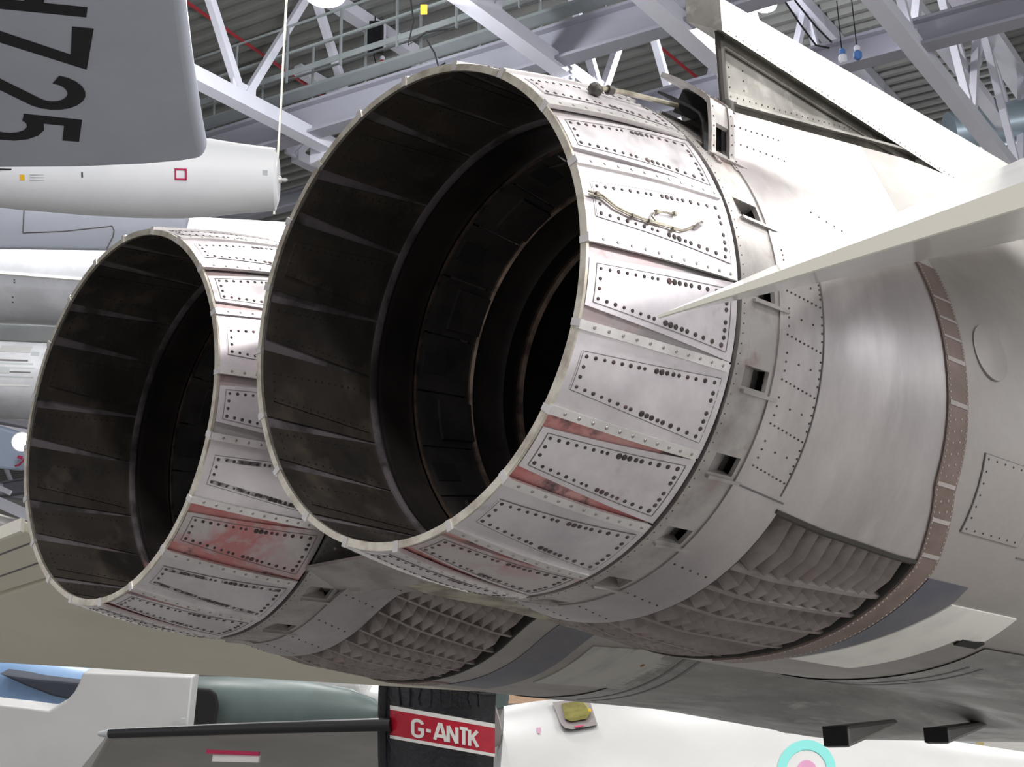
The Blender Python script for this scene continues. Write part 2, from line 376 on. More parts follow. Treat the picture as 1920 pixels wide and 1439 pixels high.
# equipment hung near the walkway
k = at(703, 70, 23.5); t = empty('control_box', k - Vector((0, 0, .3)), 'black control box hung beside the roof walkway', 'box')
mb = MB(); mb.box(k, .26, .26, .62, (rt, fw, Vector((0, 0, 1)))); build('box_body', mb, M['black'], t, smooth=0, bevel=.01)
mb = MB(); mb.box(k + rt * .17, .05, .05, .5); build('side_plate', mb, M['steel'], t, smooth=0)
mb = MB(); mb.tube([k + Vector((0, 0, .2)), k + Vector((0, 0, .9))], .012, 6); build('hanger', mb, M['black'], t)
mb = MB(); mb.tube([k - Vector((0, 0, .2)), k - Vector((.02, 0, .4)), k - Vector((-.03, .03, .62))], .012, 6); build('cable', mb, M['black'], t)
for i, (px, py, d, m, lab) in enumerate(((795, 18, 17.5, 'yellow', 'yellow tag hanging over the walkway near the control box'), (405, 153, 22, 'yellow', 'yellow tag on the lower beam beside the grey wing'))):
    mb = MB(); mb.box(at(px, py, d), .09, .03, .13, (rt, fw, up)); solo('warning_tag', mb, M[m], lab, 'tag', smooth=0)
for px, py, d, m1, m2, lab in ((717, 118, 22.6, 'red', 'steel', 'small red and white hook block hanging below the walkway rail'), (1608, 102, 17.5, 'blue', 'steel', 'small blue hook block hanging under a roof beam'), (1580, 108, 17.5, 'steel', 'blue', 'small white hook block hanging beside the blue one')):
    c = at(px, py, d); t = empty('hook_block', c - Vector((0, 0, .1)), lab, 'hook')
    mb = MB(); mb.lathe(c - Vector((0, 0, .08)), (0, 0, 1), [(0, .03), (.03, .06), (.1, .06), (.13, .03)], 10); build('block', mb, M[m1], t)
    mb = MB(); mb.lathe(c + Vector((0, 0, .05)), (0, 0, 1), [(0, .04), (.06, .045), (.09, .02)], 10); build('cap', mb, M[m2], t)
    mb = MB(); mb.tube([c + Vector((0, 0, .12)), c + Vector((0, 0, .9))], .008, 5); build('cord', mb, M['black'], t)
for i, (pts, lab) in enumerate((([(1470, 0), (1500, 45), (1530, 85), (1555, 90)], 'black cable looping down under the deck beside the white beam'), ([(1490, 0), (1530, 50), (1560, 80)], 'second black cable under the deck beside the white beam'), ([(770, 0), (775, 40), (765, 85), (800, 60), (840, 55)], 'loose black cable looped over the walkway rail'), ([(800, 75), (815, 100), (822, 125), (835, 118)], 'loose black cable hanging off the walkway by a post'))):
    mb = MB(); mb.tube([at(x, y, 18.5) for x, y in pts], .014, 6); solo('power_cable', mb, M['black'], lab, 'cable')
# ventilation duct far behind
a, b = at(1780, 250, 25), at(2050, 205, 25); mb = MB(); mb.lathe(a, b - a, [(0, .42), ((b - a).length, .42)], 24); M['duct'] = mat('duct', (.45, .55, .62), .35, .4)
solo('air_duct', mb, M['duct'], 'round blue grey air duct behind the roof trusses', 'duct')
def lamp(c, r, label, power, fill=0.):
    t = empty('ceiling_lamp', c, label, 'lamp', 'high bay ceiling lamps')
    mb = MB(); mb.lathe(c, (0, 0, 1), [(0, r), (.02, r * 1.05), (.14, r * .6), (.3, r * .25), (.42, r * .2)], 24); build('housing', mb, M['lamp_body'], t)
    mb = MB(); mb.lathe(c - Vector((0, 0, .012)), (0, 0, 1), [(0, r * .93), (.01, r * .95)], 24); build('diffuser', mb, M['lamp'], t)
    mb = MB(); mb.tube([c + Vector((0, 0, .4)), Vector((c.x, c.y, ZC))], .015, 6); build('hanger', mb, M['lamp_body'], t)
    l = bpy.data.lights.new('lamp_light', 'AREA'); l.shape = 'DISK'; l.size = r * 2; l.energy = power; l.color = (1, .98, .95)
    lo = bpy.data.objects.new('lamp_light', l); COL.objects.link(lo); lo.parent = t; lo.location = (0, 0, -.03)
    if fill:                                                       # point light added to brighten the roof steel and the jet's side
        l = bpy.data.lights.new('lamp_spill', 'POINT'); l.shadow_soft_size = r; l.energy = fill; l.color = (.95, .97, 1)
        lo = bpy.data.objects.new('lamp_spill', l); COL.objects.link(lo); lo.parent = t; lo.location = (0, 0, -.1 - r)
lamp(at_z(610, -6, 11.2), .26, 'bright ceiling lamp glowing above the walkway and the suspension cable', LAMP_W * .5, 500)
lamp(at_z(1437, 13, 13.2), .17, 'small bright ceiling lamp above the white beam of the jet', LAMP_W * .4, 250)
for i, (x, y, z, pw) in enumerate(ADDED_LAMPS):
    lamp(Vector((x, y, z)), .62, 'high bay ceiling lamp hanging overhead beyond the photographed view', LAMP_W * pw, (0, 0, 0, 0, 0, 0, 560, 560, 300, 2200, 1800)[i])

# ------------------------------------------------------------------ the jet: rear fuselage with two exhaust nozzles
JET = empty('jet_aircraft', (NOZ.x + 1.2, NOZ.y + YM, 0), 'bare metal rear end of a twin engine jet with two petalled exhaust nozzles', 'aircraft')
FS = lambda port: (lambda X, t, off: N(*fus(X, t, off, port)))
def fus_frame(X, t, port, off=0.):
    p = Vector(N(*fus(X, t, off, port))); q = Vector(N(*fus(X, t, off + .01, port))); return p, (q - p).normalized()

# skin
LX0, LX1, LT0, LT1 = .50, .856, .12, 1.52
mb = MB()
for port in (False, True):
    fn = FS(port)
    mb.sheet(fn, .396, LX0, 4, LT1, 4, 56); mb.sheet(fn, LX0, LX1, 14, LT1, 4, 56)
    mb.sheet(fn, .396, LX0, 4, 0, LT0, 2); mb.sheet(fn, LX0, LX1, 14, 0, LT0, 2)
    mb.sheet(fn, .396, LX0, 4, LT0, LT1, 40)
skin = build('aft_skin', mb, M['skin'], JET, smooth=35)
mb = MB()
for port in (False, True): mb.patch(FS(port), .3945, .400, 1, .2, 3.0, 70, -.006, .0015)
build('skin_edge', mb, M['skin'], JET, smooth=35)
mb = MB()
for port in (False, True):
    for t0, t1, n in ((0, LT0, 2), (LT0, LT1, 40), (LT1, 4, 56)): mb.sheet(FS(port), LX1, 1.6, 16, t0, t1, n); mb.sheet(FS(port), 1.6, 4.4, 22, t0, t1, n)
build('forward_skin', mb, M['skin_fwd'], JET, smooth=35)
# belly: darker skin lapped over the bottom
mb = MB()
for port in (False, True): mb.sheet(FS(port), 1.36, 4.4, 30, 0, 1.30, 34, .003)
belly = build('belly_skin', mb, M['belly'], JET, smooth=35)

# louvred outlets under each engine
rows = [.12, .29, .42, .56, .67, .81, .95, 1.09, 1.20, 1.29, 1.37, 1.52]
def rt_(t, X): return t + (.14 * (X - .66) if 1.0 < t < 1.5 else 0)
for port in (False, True):
    fn = FS(port)
    mb = MB(); mb.patch(fn, LX0 - .005, LX1 + .005, 10, LT0 - .02, LT1 + .02, 40, -.046, -.042)
    for x in (LX0, LX1): mb.patch(fn, x - .003, x + .003, 1, LT0 - .01, LT1 + .01, 40, -.044, -.001)
    for t in (LT0, LT1): mb.patch(fn, LX0, LX1, 10, t - .006, t + .006, 1, -.044, -.001)
    lv = build('louvre_outlet', mb, M['louvre_floor'], JET, smooth=35)
    for t in rows[1:-1]:
        mb = MB(); mb.patch(fn, LX0, LX1, 12, (lambda X, t=t: rt_(t, X) - .006), (lambda X, t=t: rt_(t, X) + .006), 1, -.040, -.004); build('rib', mb, M['vane'], lv, smooth=35)
    for ra, rb in zip(rows, rows[1:]):
        n = 10 if rb < 1.4 else 11
        for k in range(n):
            x = LX0 + .028 + k * .0315 + (.006 if ra > .5 else 0)
            if x > LX1 - .02: continue
            mb = MB(); lo, hi = rt_(ra, x) + .006, rt_(rb, x) - .006; m = (lo + hi) / 2; sw = .010
            # chevron plate, its forward edge up at the skin, its aft edge down in the pocket
            top = []; bot = []
            for t, s in ((lo, sw), (m, 0), (hi, sw)):
                top.append((x + .017 - s, t, -.003)); bot.append((x - .010 - s * .6, t, -.038))
            for th in (0, -.003):
                pass
            for (a, b), (c, d) in zip(zip(top, top[1:]), zip(bot, bot[1:])):
                P = [fn(*q) for q in (a, b, d, c)]; Q = [fn(q[0] + .002, q[1], q[2] - .003) for q in (a, b, d, c)]
                mb.box8(P + Q)
            build('vane', mb, M['vane'], lv, smooth=0)
    # dark gutter along the upper edge
    mb = MB(); mb.patch(fn, LX0 - .004, LX1 + .01, 10, LT1, LT1 + .010, 1, -.001, .0025); build('gutter_lip', mb, M['dark_metal'], lv, smooth=35)

# brown riveted strap round the fuselage, pale and stained plates
def sx0(t): return .795 if t > 1.72 else .795 + (1.72 - t) / .2 * .062 if t > 1.52 else .857
for port in (False, True):
    fn = FS(port)
    mb = MB(); mb.patch(lambda t, X, o: fn(X, t, o), .9, 2.42, 60, sx0, lambda t: sx0(t) + .062, 2, -.001, .003); st = build('strap', mb, M['strap'], JET, smooth=35)
    mb = MB()
    for i in range(112):
        t = .95 + i * .0131
        for dx in (.005, .057):
            p, n = fus_frame(sx0(t) + dx, t, port, .003); mb.rivet(p, n, .0023, .001, 6)
    for t0, t1, rws in ((1.66, 1.70, 2), (1.745, 1.895, 4)):
        tt = t0
        while tt < t1:
            for j in range(2):
                p, n = fus_frame(sx0(tt) + .021 + .02 * j, tt + .006 * j, port, .003); mb.rivet(p, n, .0028, .001, 6)
            tt += .026
    for t in (1.55, 1.64, 1.725, 1.91, 2.0, 2.09, 2.17, 2.26):
        mb.patch(lambda t_, X, o: fn(X, t_, o), t - .005, t + .005, 1, sx0(t) + .004, sx0(t) + .058, 2, .002, .0042)
    tag(build('strap_rivets', mb, M['rivet_white'], st, smooth=0), kind='stuff')
# pale panel with a dark slot, starboard underside
fn = FS(False)
def wp0(t): return .93 + (t - 1.08) * .375
def wp1(t): return 1.15 + (t - 1.08) * .30 if t < 1.325 else 1.315
mb = MB(); mb.patch(lambda t, X, o: fn(X, t, o), 1.08, 1.43, 24, wp0, wp1, 6, -.001, .003)
pp = build('pale_panel', mb, M['light_patch'], JET, smooth=35)
mb = MB(); mb.patch(fn, 1.235, 1.325, 4, 1.295, 1.322, 2, 0, .0045); build('slot', mb, M['gap'], pp, smooth=0)
mb = MB(); mb.patch(lambda t, X, o: fn(X, t, o), 1.0, 1.49, 20, lambda t: .925, lambda t: wp0(t) - .004 if t < 1.44 else 1.06, 4, -.001, .0018); build('heat_stained_plate', mb, M['blue_stain'], JET, smooth=35)
fn = FS(True)
mb = MB(); mb.patch(fn, 1.10, 1.42, 8, lambda X: .22 - (X - 1.1) * .25, lambda X: .66 - (X - 1.1) * .2, 12, -.001, .003); pq = build('pale_panel', mb, mat('dull_panel', (.43, .42, .38), .5, .3, (.30, .30, .29), 9, .45, .65, (.20, .19, .18), 12, .6, .7, (1, .4, .4), fine=.07), JET, smooth=35)
p, n = fus_frame(1.33, .30, True, .003); mb = MB(); mb.rivet(p, n, .008, .001, 10); build('rust_spot', mb, mat('rust', (.22, .09, .03), .8), pq)
mb = MB(); mb.patch(fn, .93, 1.06, 5, .05, .95, 20, -.001, .0018); build('heat_stained_plate', mb, M['blue_stain'], JET, smooth=35)
for X0, X1 in ((1.44, 1.452), (1.50, 1.512)):
    mb = MB(); mb.patch(fn, X0, X1, 1, .05, 1.0, 30, 0, .004); mb.patch(FS(False), X0, X1, 1, .3, 1.2, 30, 0, .004); build('seam_band', mb, M['seam'], belly, smooth=35)

# access door and small panels on the starboard side
fn = FS(False)
def outline(mb, X0, X1, t0, t1, w=.0022, off=.002, fn=fn):
    mb.patch(fn, X0, X1, 8, t0, t0 + w * 2.2, 1, 0, off); mb.patch(fn, X0, X1, 8, t1 - w * 2.2, t1, 1, 0, off)
    mb.patch(fn, X0, X0 + w, 1, t0, t1, 14, 0, off); mb.patch(fn, X1 - w, X1, 1, t0, t1, 14, 0, off)
mb = MB(); mb.patch(fn, .925, 1.12, 6, 1.63, 1.825, 10, -.001, .0025); ad = build('access_door', mb, M['skin_fwd'], JET, smooth=35)
mb = MB(); outline(mb, .923, 1.122, 1.628, 1.827); tag(build('door_seam', mb, M['seam'], ad, smooth=0), kind='stuff')
mb = MB()
for i in range(7):
    for t in (1.64, 1.815):
        p, n = fus_frame(.935 + i * .028, t, False, .0025); mb.rivet(p, n, .0025, .001, 6)
    p, n = fus_frame(.935, 1.64 + i * .029, False, .0025); mb.rivet(p, n, .0025, .001, 6)
tag(build('door_rivets', mb, M['rivet'], ad), kind='stuff')
mb = MB(); p, n = fus_frame(.955, 2.10, False); mb.lathe(p - n * .002, n, [(0, .055), (.004, .055), (.0045, .052)], 28); cp = build('round_cover', mb, M['skin_fwd'], JET)
# rivet rows and panel seams on the aft skin
mb = MB(); sm = MB()
def row(X0, t0, X1, t1, k, r=.0022, port=False):
    for i in range(k):
        w = i / max(1, k - 1); p, n = fus_frame(X0 + (X1 - X0) * w, t0 + (t1 - t0) * w, port, 0); mb.rivet(p, n, r, .0009, 6)
for t in (1.60, 1.70, 1.80, 1.90, 2.0, 2.1):
    row(.412, t, .482, t - .01, 9); row(.414, t + .02, .414, t + .06, 3); row(.484, t + .015, .484, t + .07, 4); row(.44, t + .045, .465, t + .045, 2)
for t in (2.72, 2.86): row(.42, t, .54, t, 9, .0024)
row(.53, 2.42, .66, 2.36, 9); row(.41, 2.56, .41, 2.95, 8, .002)
for port in (False, True):
    for t in (.015, .04, .065, .09): row(.40, t, 1.15, t, 52, .0026, port)
for t in (.2, .4, .6, .8, 1.0, 1.15, 1.3): row(.41, t, .48, t, 5, .0028); row(.41, t, .48, t, 5, .0028, True)
tag(build('skin_rivets', mb, M['rivet'], JET), kind='stuff')
for port in (False, True):
    f2 = FS(port)
    sm.patch(f2, .398, .50, 4, 1.545, 1.549, 1, 0, .0012)
    for X, t0, t1 in ((.487, 1.56, 2.2), (1.28, 1.5, 2.6), (1.62, 1.2, 2.6)): sm.patch(f2, X, X + .002, 1, t0, t1, 20, 0, .0012)
    for t in (1.60, 1.84): sm.patch(f2, 1.14, 2.6, 14, t, t + .004, 1, 0, .0012)
tag(build('skin_seams', sm, M['seam'], JET, smooth=0), kind='stuff')
# worn primer strip between the engines
mb = MB()
for port in (False, True): mb.sheet(FS(port), .30, 1.12, 16, 0, .115, 4, .003)
build('keel_strip', mb, M['valley'], JET, smooth=35)
# aft bulkhead between the nozzles and deck between the shoulders
ci = lambda z: math.sqrt(max(0, .452 ** 2 - z * z))
mb = MB(); mb.patch(lambda z, y, o: N(.42 - o, y, z), -.345, .345, 24, lambda z: min(YM - .002, ci(z)), lambda z: max(YM + .002, 2 * YM - ci(z)), 6, 0, .01); build('aft_bulkhead', mb, M['band'], JET, smooth=0)
mb = MB(); mb.patch(lambda y, X, o: N(X, y, -.335 - .03 * (X - .3) / .1 + o), .22, .70, 6, .285, .42, 4, -.006, 0); build('keel_plate', mb, M['band'], JET, smooth=0)
# belly scoops
def scoop(c, l, w, h):
    x, y, z = c; mb = MB()
    P = [N(x, y - w, z), N(x + l, y - w * .4, z + h), N(x + l, y + w * .4, z + h), N(x, y + w, z), N(x, y - w, z + h), N(x + l, y - w * .4, z + h + .02), N(x + l, y + w * .4, z + h + .02), N(x, y + w, z + h)]
    mb.box8(P); o = build('belly_scoop', mb, M['belly'], JET, smooth=0, bevel=.01)
    mb = MB(); mb.box8([N(x - .003, y - w * .9, z + .006), N(x + .01, y - w * .9, z + .006), N(x + .01, y + w * .9, z + .006), N(x - .003, y + w * .9, z + .006), N(x - .003, y - w * .9, z + h), N(x + .01, y - w * .9, z + h), N(x + .01, y + w * .9, z + h), N(x - .003, y + w * .9, z + h)])
    build('scoop_mouth', mb, M['gap'], o, smooth=0)
scoop((2.0, .46, -.712), .34, .042, .06); scoop((2.52, .42, -.708), .34, .042, .05)

# white edge beam on the shoulder, its web and flange
mb = MB()
def bs(X):
    zu = .565 + .068 * (X - .41)
    return [N(X, -.385, .497), N(X, -.312, .548), N(X, -.312, zu + .035), N(X, -.385, zu)]
xs = [.40, .8, 1.2, 1.6, 2.2, 3.0]
ks = [mb.pts(bs(x)) for x in xs]
for a, b in zip(ks, ks[1:]):
    for i in (1, 2, 3): mb.f.append((a + i, a + (i + 1) % 4, b + (i + 1) % 4, b + i))
bm_ = build('edge_beam', mb, M['white_paint'], JET, smooth=0)
mb = MB(); k = mb.pts([bs(x)[i] for x in xs for i in (0, 1)])
for i in range(len(xs) - 1): mb.f.append((k + 2 * i, k + 2 * i + 1, k + 2 * i + 3, k + 2 * i + 2))
k = mb.pts(bs(.40)); mb.f.append((k, k + 1, k + 2, k + 3)); build('underside', mb, M['web'], bm_, smooth=0)
mb = MB()
for i in range(52): mb.rivet(N(.42 + i * .022, -.385, .504), (0, -1, 0), .0016, .0008, 6)
tag(build('beam_rivets', mb, M['rivet'], bm_), kind='stuff')
mb = MB(); mb.patch(lambda X, v, o: N(X, -.352 + o, (lerp_tab(T_SZ, X) - .01) * (1 - v) + .53 * v), .43, 1.16, 14, 0, 1, 4, -.004, .004); wb_ = build('web_plate', mb, M['web'], JET, smooth=0)
mb = MB(); mb.patch(lambda X, v, o: N(X, -.356 - .028 * v, lerp_tab(T_SZ, X) + .028 - .012 * v + o), .43, 1.12, 14, 0, 1, 2, -.003, .002)
mb.patch(lambda X, v, o: N(X, -.357 + o, lerp_tab(T_SZ, X) + .028 + .022 * v), .43, 1.10, 14, 0, 1, 1, -.003, .0); build('flange', mb, M['web'], wb_, smooth=0)
mb = MB(); mb.patch(lambda X, v, o: N(X, -.36 + o, .497 - .012 * v + .004), .43, 1.16, 10, 0, 1, 1, -.004, .0); build('stiffener', mb, M['web'], wb_, smooth=0)
mb = MB()
for i in range(30): mb.rivet(N(.45 + i * .02, -.3602, lerp_tab(T_SZ, .45 + i * .02) + .041), (0, -1, 0), .0020, .0008, 6)
for zz in (.40, .42, .44, .46): mb.rivet(N(.455, -.3565, zz), (0, -1, 0), .002, .0008, 6); mb.rivet(N(.50, -.3565, zz + .01), (0, -1, 0), .002, .0008, 6)
tag(build('web_rivets', mb, M['rivet'], wb_), kind='stuff')
mb = MB(); mb.tube([N(.425, -.362, .338), N(.424, -.362, .42), N(.424, -.362, .525)], .0085, 10); build('end_post', mb, M['dark_metal'], JET)
mb = MB(); mb.lathe(N(.418, -.372, .338), (0, 0, 1), [(0, .010), (.006, .013), (.03, .012), (.034, .008)], 12); build('post_foot', mb, M['dark_metal'], JET)
# shoulder shroud box over the nearer nozzle ring
A2 = lambda r, a: (r * cos(rad(a)), r * sin(rad(a)))
def shr(X, a, off): y, z = A2(.457 + .063 * min(1, max(0, (148 - a) / 9)) + off, a); return N(X, y, z)
mb = MB(); mb.patch(lambda a, X, o: shr(X, a, o), 125, 151, 20, .335, .347, 1, -.008, .001); mb.patch(lambda a, X, o: shr(X, a, o), 125, 151, 20, .386, .400, 1, -.008, .001)
mb.patch(lambda a, X, o: shr(X, a, o), 125, 142.6, 14, .347, .386, 2, -.008, -.002); mb.patch(lambda a, X, o: shr(X, a, o), 147.2, 151, 4, .347, .386, 2, -.008, -.002)
sh = build('shoulder_shroud', mb, M['band'], JET, smooth=35)
mb = MB(); mb.patch(lambda a, X, o: shr(X, a, o - .03), 125, 151, 12, .345, .40, 1, -.004, 0); mb.patch(lambda a, o_, o: shr(.40 + o, a, o_), 125, 151, 12, -.05, -.006, 1, 0, .004); build('shroud_cavity', mb, M['gap'], sh, smooth=0)
mb = MB()
for i in range(16):
    a = 126 + i * 1.6
    for X in (.341, .393):
        p = Vector(shr(X, a, .001)); n = p - Vector(N(X, 0, 0)); mb.rivet(p, n, .0018, .0008, 6)
tag(build('shroud_rivets', mb, M['rivet'], sh), kind='stuff')

# ------------------------------------------------------------------ nozzles
def nr(X): t = X / .293; return .400 + .0526 * t + .006 * sin(pi * t)
def ni(X): return .3872 + .0168 * X / .27
def nozzle(cy, c0, near):
    def P(X, a, r): return N(X, cy + r * cos(rad(a)), r * sin(rad(a)))
    fo = lambda X, a, o: P(X, a, nr(X) + o)
    fi = lambda X, a, o: P(X, a, ni(X) + o)
    ct = N(0, cy, 0)
    # body: lip ring core and hidden drum that everything is fixed to
    mb = MB(); mb.lathe(ct, (1, 0, 0), [(.262, .4400), (.296, .4420), (.300, .422), (.42, .422), (.42, .415), (.262, .415)], 80, close=True)
    nz = build('exhaust_nozzle', mb, M['gap'], JET, smooth=35)
    nz['label'] = 'nearer petalled exhaust nozzle' if near else 'farther petalled exhaust nozzle'
    rv, rg, sm, rin = MB(), MB(), MB(), MB()
    def rivs(a0, base, hl, hf):
        """rivets round a tapering plate: half width hl at the lip, hf at the front"""
        xs = [.024 + i * .0150 for i in range(8)]; xs[-1] = .124
        big = [.146, .156, .166, .178, .189, .206, .223, .242, .262]
        hw = lambda X: hl + (hf - hl) * (X - .024) / .24
        for s in (-1, 1):
            for i, X in enumerate(xs + big):
                r = .0035 if i < 8 else (.0054 if i < 11 else .0044)
                r *= random.uniform(.85, 1.15)
                a = a0 + s * hw(X); p = Vector(fo(X, a, base)); rv.rivet(p, Vector(P(0, a, 1)) - Vector(ct), r, .0011)
        for j in (-.33, .33):
            a = a0 + j * hl; rv.rivet(fo(.024, a, base), Vector(P(0, a, 1)) - Vector(ct), .0035, .0011)
        for j in (-.62, -.36, .12, .42, .7):
            a = a0 + j * hf; rv.rivet(fo(.265, a, base), Vector(P(0, a, 1)) - Vector(ct), .0045, .0011)
    def frame(a0, base, hl, hf):
        hw = lambda X: hl + (hf - hl) * (X - .024) / .24
        e = .9
        for s in (-1, 1):
            sm.patch(fo, .016, .274, 8, (lambda X, s=s: a0 + s * (hw(X) + e)), (lambda X, s=s: a0 + s * (hw(X) + e + .16)), 1, base - .001, base + .0006)
        sm.patch(fo, .0155, .0168, 1, a0 - hl - e, a0 + hl + e, 6, base - .001, base + .0006)
        sm.patch(fo, .2735, .2748, 1, a0 - hf - e, a0 + hf + e, 6, base - .001, base + .0006)
    for k in range(10):
        a0 = c0 + 36 * k
        # master petal, edge strips with lip tabs
        mb = MB(); mb.patch(fo, .001, .288, 10, a0 - 9.7, a0 + 9.7, 8, -.004, 0); pt = build('petal', mb, M['petal'], nz, smooth=35)
        mb = MB(); mb.patch(fo, .014, .276, 8, lambda X: a0 - 4.05 - 2.4 * (X - .024) / .24, lambda X: a0 + 4.05 + 2.4 * (X - .024) / .24, 6, -.001, .0012); build('doubler_plate', mb, M['petal'], nz, smooth=35)
        frame(a0, .0006, 3.15, 5.5); rivs(a0, .0012, 3.15, 5.5)
        for s in (-1, 1):
            mb = MB(); e0, e1 = (8.0, 9.95)
            mb.patch(fo, -.003, .279, 10, a0 + s * e0, a0 + s * e1, 2, -.001, .0045)
            mb.patch(lambda X, a, o: P(X, a, .4 + o), -.004, .003, 1, a0 + s * 8.5, a0 + s * (e1 + .1), 2, -.0130, .0042)
            build('edge_strip', mb, M['strip'], nz, smooth=35)
            for i in range(11):
                X = .022 + i * .0245; a = a0 + s * 9.0; rg.rivet(fo(X, a, .0045), Vector(P(0, a, 1)) - Vector(ct), .0034, .0009)
        if not near and k in (1, 2):
            mb = MB(); hw_ = lambda X: 3.15 + 2.35 * (X - .024) / .24
            for s in (-1, 1): mb.patch(fo, .026 if not near else .13, .262, 8, (lambda X, s=s: a0 + s * (hw_(X) - .55)), (lambda X, s=s: a0 + s * (hw_(X) + .55)), 1, .0008, .0016)
            tag(build('smudge', mb, M['smudge'], nz, smooth=35), kind='stuff')
        # recessed seal petal between two masters
        b0 = a0 + 18; low = (b0 % 360) > 205 and (b0 % 360) < 335
        pk = low
        mb = MB(); mb.patch(fo, .002, .286, 10, b0 - 9.4, b0 + 9.4, 8, -.0088, -.0068); build('seal_petal', mb, M['wedge_pink'] if pk else M['wedge'], nz, smooth=35)
        allpink = near and abs((b0 % 360) - 262.3) < 4
        mb = MB(); mb.patch(fo, .004, .288, 10, lambda X: b0 - 4.9 - 3.0 * X / .288, lambda X: b0 + 4.9 + 3.0 * X / .288, 8, -.0068, -.0015)
        build('seal_plate', mb, M['petal_pink'] if allpink or (pk and not near and k % 2) else M['petal'], nz, smooth=35)
        frame(b0, -.0015, 3.1, 5.2); rivs(b0, -.0015, 3.1, 5.2)
        # inside: dark petals and their overlap strips
        mb = MB(); mb.patch(fi, .002, .268, 8, a0 - 9.6, a0 + 9.6, 8, 0, .002); build('inner_petal', mb, M['inner'], nz, smooth=35)
        mb = MB(); mb.patch(fi, .022, .255, 8, lambda X: a0 - 4.4 - 2.6 * X / .25, lambda X: a0 + 4.4 + 2.6 * X / .25, 6, -.0016, 0); build('inner_doubler', mb, M['inner'], nz, smooth=35)
        mb = MB(); mb.patch(fi, .002, .268, 8, b0 - 9.4, b0 + 9.4, 8, .0028, .0038); build('inner_seal_petal', mb, M['inner_wedge'], nz, smooth=35)
        mb = MB(); mb.patch(fi, .008, .266, 8, lambda X: b0 - 5.0 - 2.6 * X / .25, lambda X: b0 + 5.0 + 2.6 * X / .25, 6, .0006, .0028); build('inner_seal_plate', mb, M['inner'], nz, smooth=35)
        for c_, base, hl, hf in ((a0, -.0016, 3.4, 5.6), (b0, .0006, 3.4, 5.6)):
            for s in (-1, 1):
                for i in range(14):
                    X = .026 + i * .0165; a = c_ + s * (hl + (hf - hl) * X / .25); rin.rivet(fi(X, a, base), Vector(ct) - Vector(P(0, a, 1)), .0028, .0010, 6)
            for j in (-.35, .35): rin.rivet(fi(.026, c_ + j * hl, base), Vector(ct) - Vector(P(0, c_ + j * hl, 1)), .0028, .0010, 6)
    # lip rim between inner and outer petals
    for k in range(20):
        a0 = c0 + 36 * (k // 2) + (0 if k % 2 == 0 else 18); hw, dr = (9.6, 0) if k % 2 == 0 else (8.3, -.0018)
        mb = MB(); mb.patch(lambda X, a, o: P(X, a, .4 + o), -.0025, .003, 1, a0 - hw, a0 + hw, 8, -.0128, dr + .0004); build('lip_segment', mb, M['rim'], nz, smooth=35)
    for nm, b_, m_ in (('petal_rivets', rv, 'rivet'), ('strip_rivets', rg, 'rivet_grey'), ('inner_rivets', rin, 'gap')):
        tag(build(nm, b_, M[m_], nz, smooth=40), kind='stuff')
    tag(build('plate_seams', sm, M['seam'], nz, smooth=0), kind='stuff')
    # liner rings further in
    def ring(nm, prof, m, n=96):
        mb = MB(); mb.lathe(ct, (1, 0, 0), prof, n, close=True); return build(nm, mb, M[m], nz, smooth=30)
    ring('hinge_ring', [(.266, .399), (.276, .3975), (.280, .399), (.280, .41), (.266, .41)], 'inner_wedge')
    ring('groove_ring', [(.280, .404), (.288, .404), (.288, .414), (.280, .414)], 'gap')
    ring('hinge_ring', [(.288, .399), (.294, .3985), (.300, .400), (.372, .3985), (.372, .41), (.288, .41)], 'liner')
    ring('liner_lip', [(.3735, .3885), (.3775, .3885), (.379, .3925), (.374, .396)], 'liner_edge')
    for k in range(20):
        a0 = c0 + 18 * k; hw = 8.7
        fl_ = lambda X, a, o: P(X, a, .389 - .022 * (X - .378) / .12 + o)
        mb = MB(); mb.patch(fl_, .378, .50, 4, a0 - hw, a0 + hw, 6, 0, .004); fp = build('liner_flap', mb, M['flap'], nz, smooth=35)
        if k % 2 == 0:
            mb = MB(); mb.patch(fl_, .425, .50, 2, a0 - 6.5, a0 + 6.5, 4, -.007, 0); build('flap_bracket', mb, M['flap'], nz, smooth=0)
        else:
            mb = MB(); mb.patch(fl_, .388, .44, 2, a0 - 3.2, a0 + 3.2, 3, -.002, .001); build('flap_slot', mb, M['gap'], nz, smooth=0)
    ring('liner_step', [(.498, .362), (.503, .358), (.507, .362), (.507, .38), (.498, .38)], 'liner_edge')
    ring('jet_pipe', [(.50, .364), (.56, .352), (.575, .340), (.585, .340), (.62, .345), (.80, .335), (.80, .36), (.50, .39)], 'liner')
    ring('pipe_ring', [(.62, .338), (.628, .332), (.636, .338), (.636, .352), (.62, .352)], 'liner_edge')
    mb = MB(); mb.lathe(N(.79, cy, 0), (1, 0, 0), [(0, .345), (.5, .33), (.52, .01)], 64); build('jet_pipe_end', mb, M['liner'], nz, smooth=35)
    for rr in (.10, .18, .26):
        mb = MB(); mb.lathe(N(1.02, cy, 0), (1, 0, 0), [(0, rr), (.03, rr - .015), (.035, rr - .012), (.01, rr), (.035, rr + .012), (.03, rr + .015)], 48, close=True); build('flame_ring', mb, M['flap'], nz, smooth=35)
    for k in range(6):
        a = 30 + 60 * k; mb = MB(); mb.bar(P(1.03, a, .03), P(1.03, a, .32), .012, .03); build('flame_strut', mb, M['flap'], nz, smooth=0)
    # bracket hanging inside near the top
    mb = MB()
    for a in (133, 138.5): mb.bar(P(.33, a, .385), P(.36, a, .335), .004, .012)
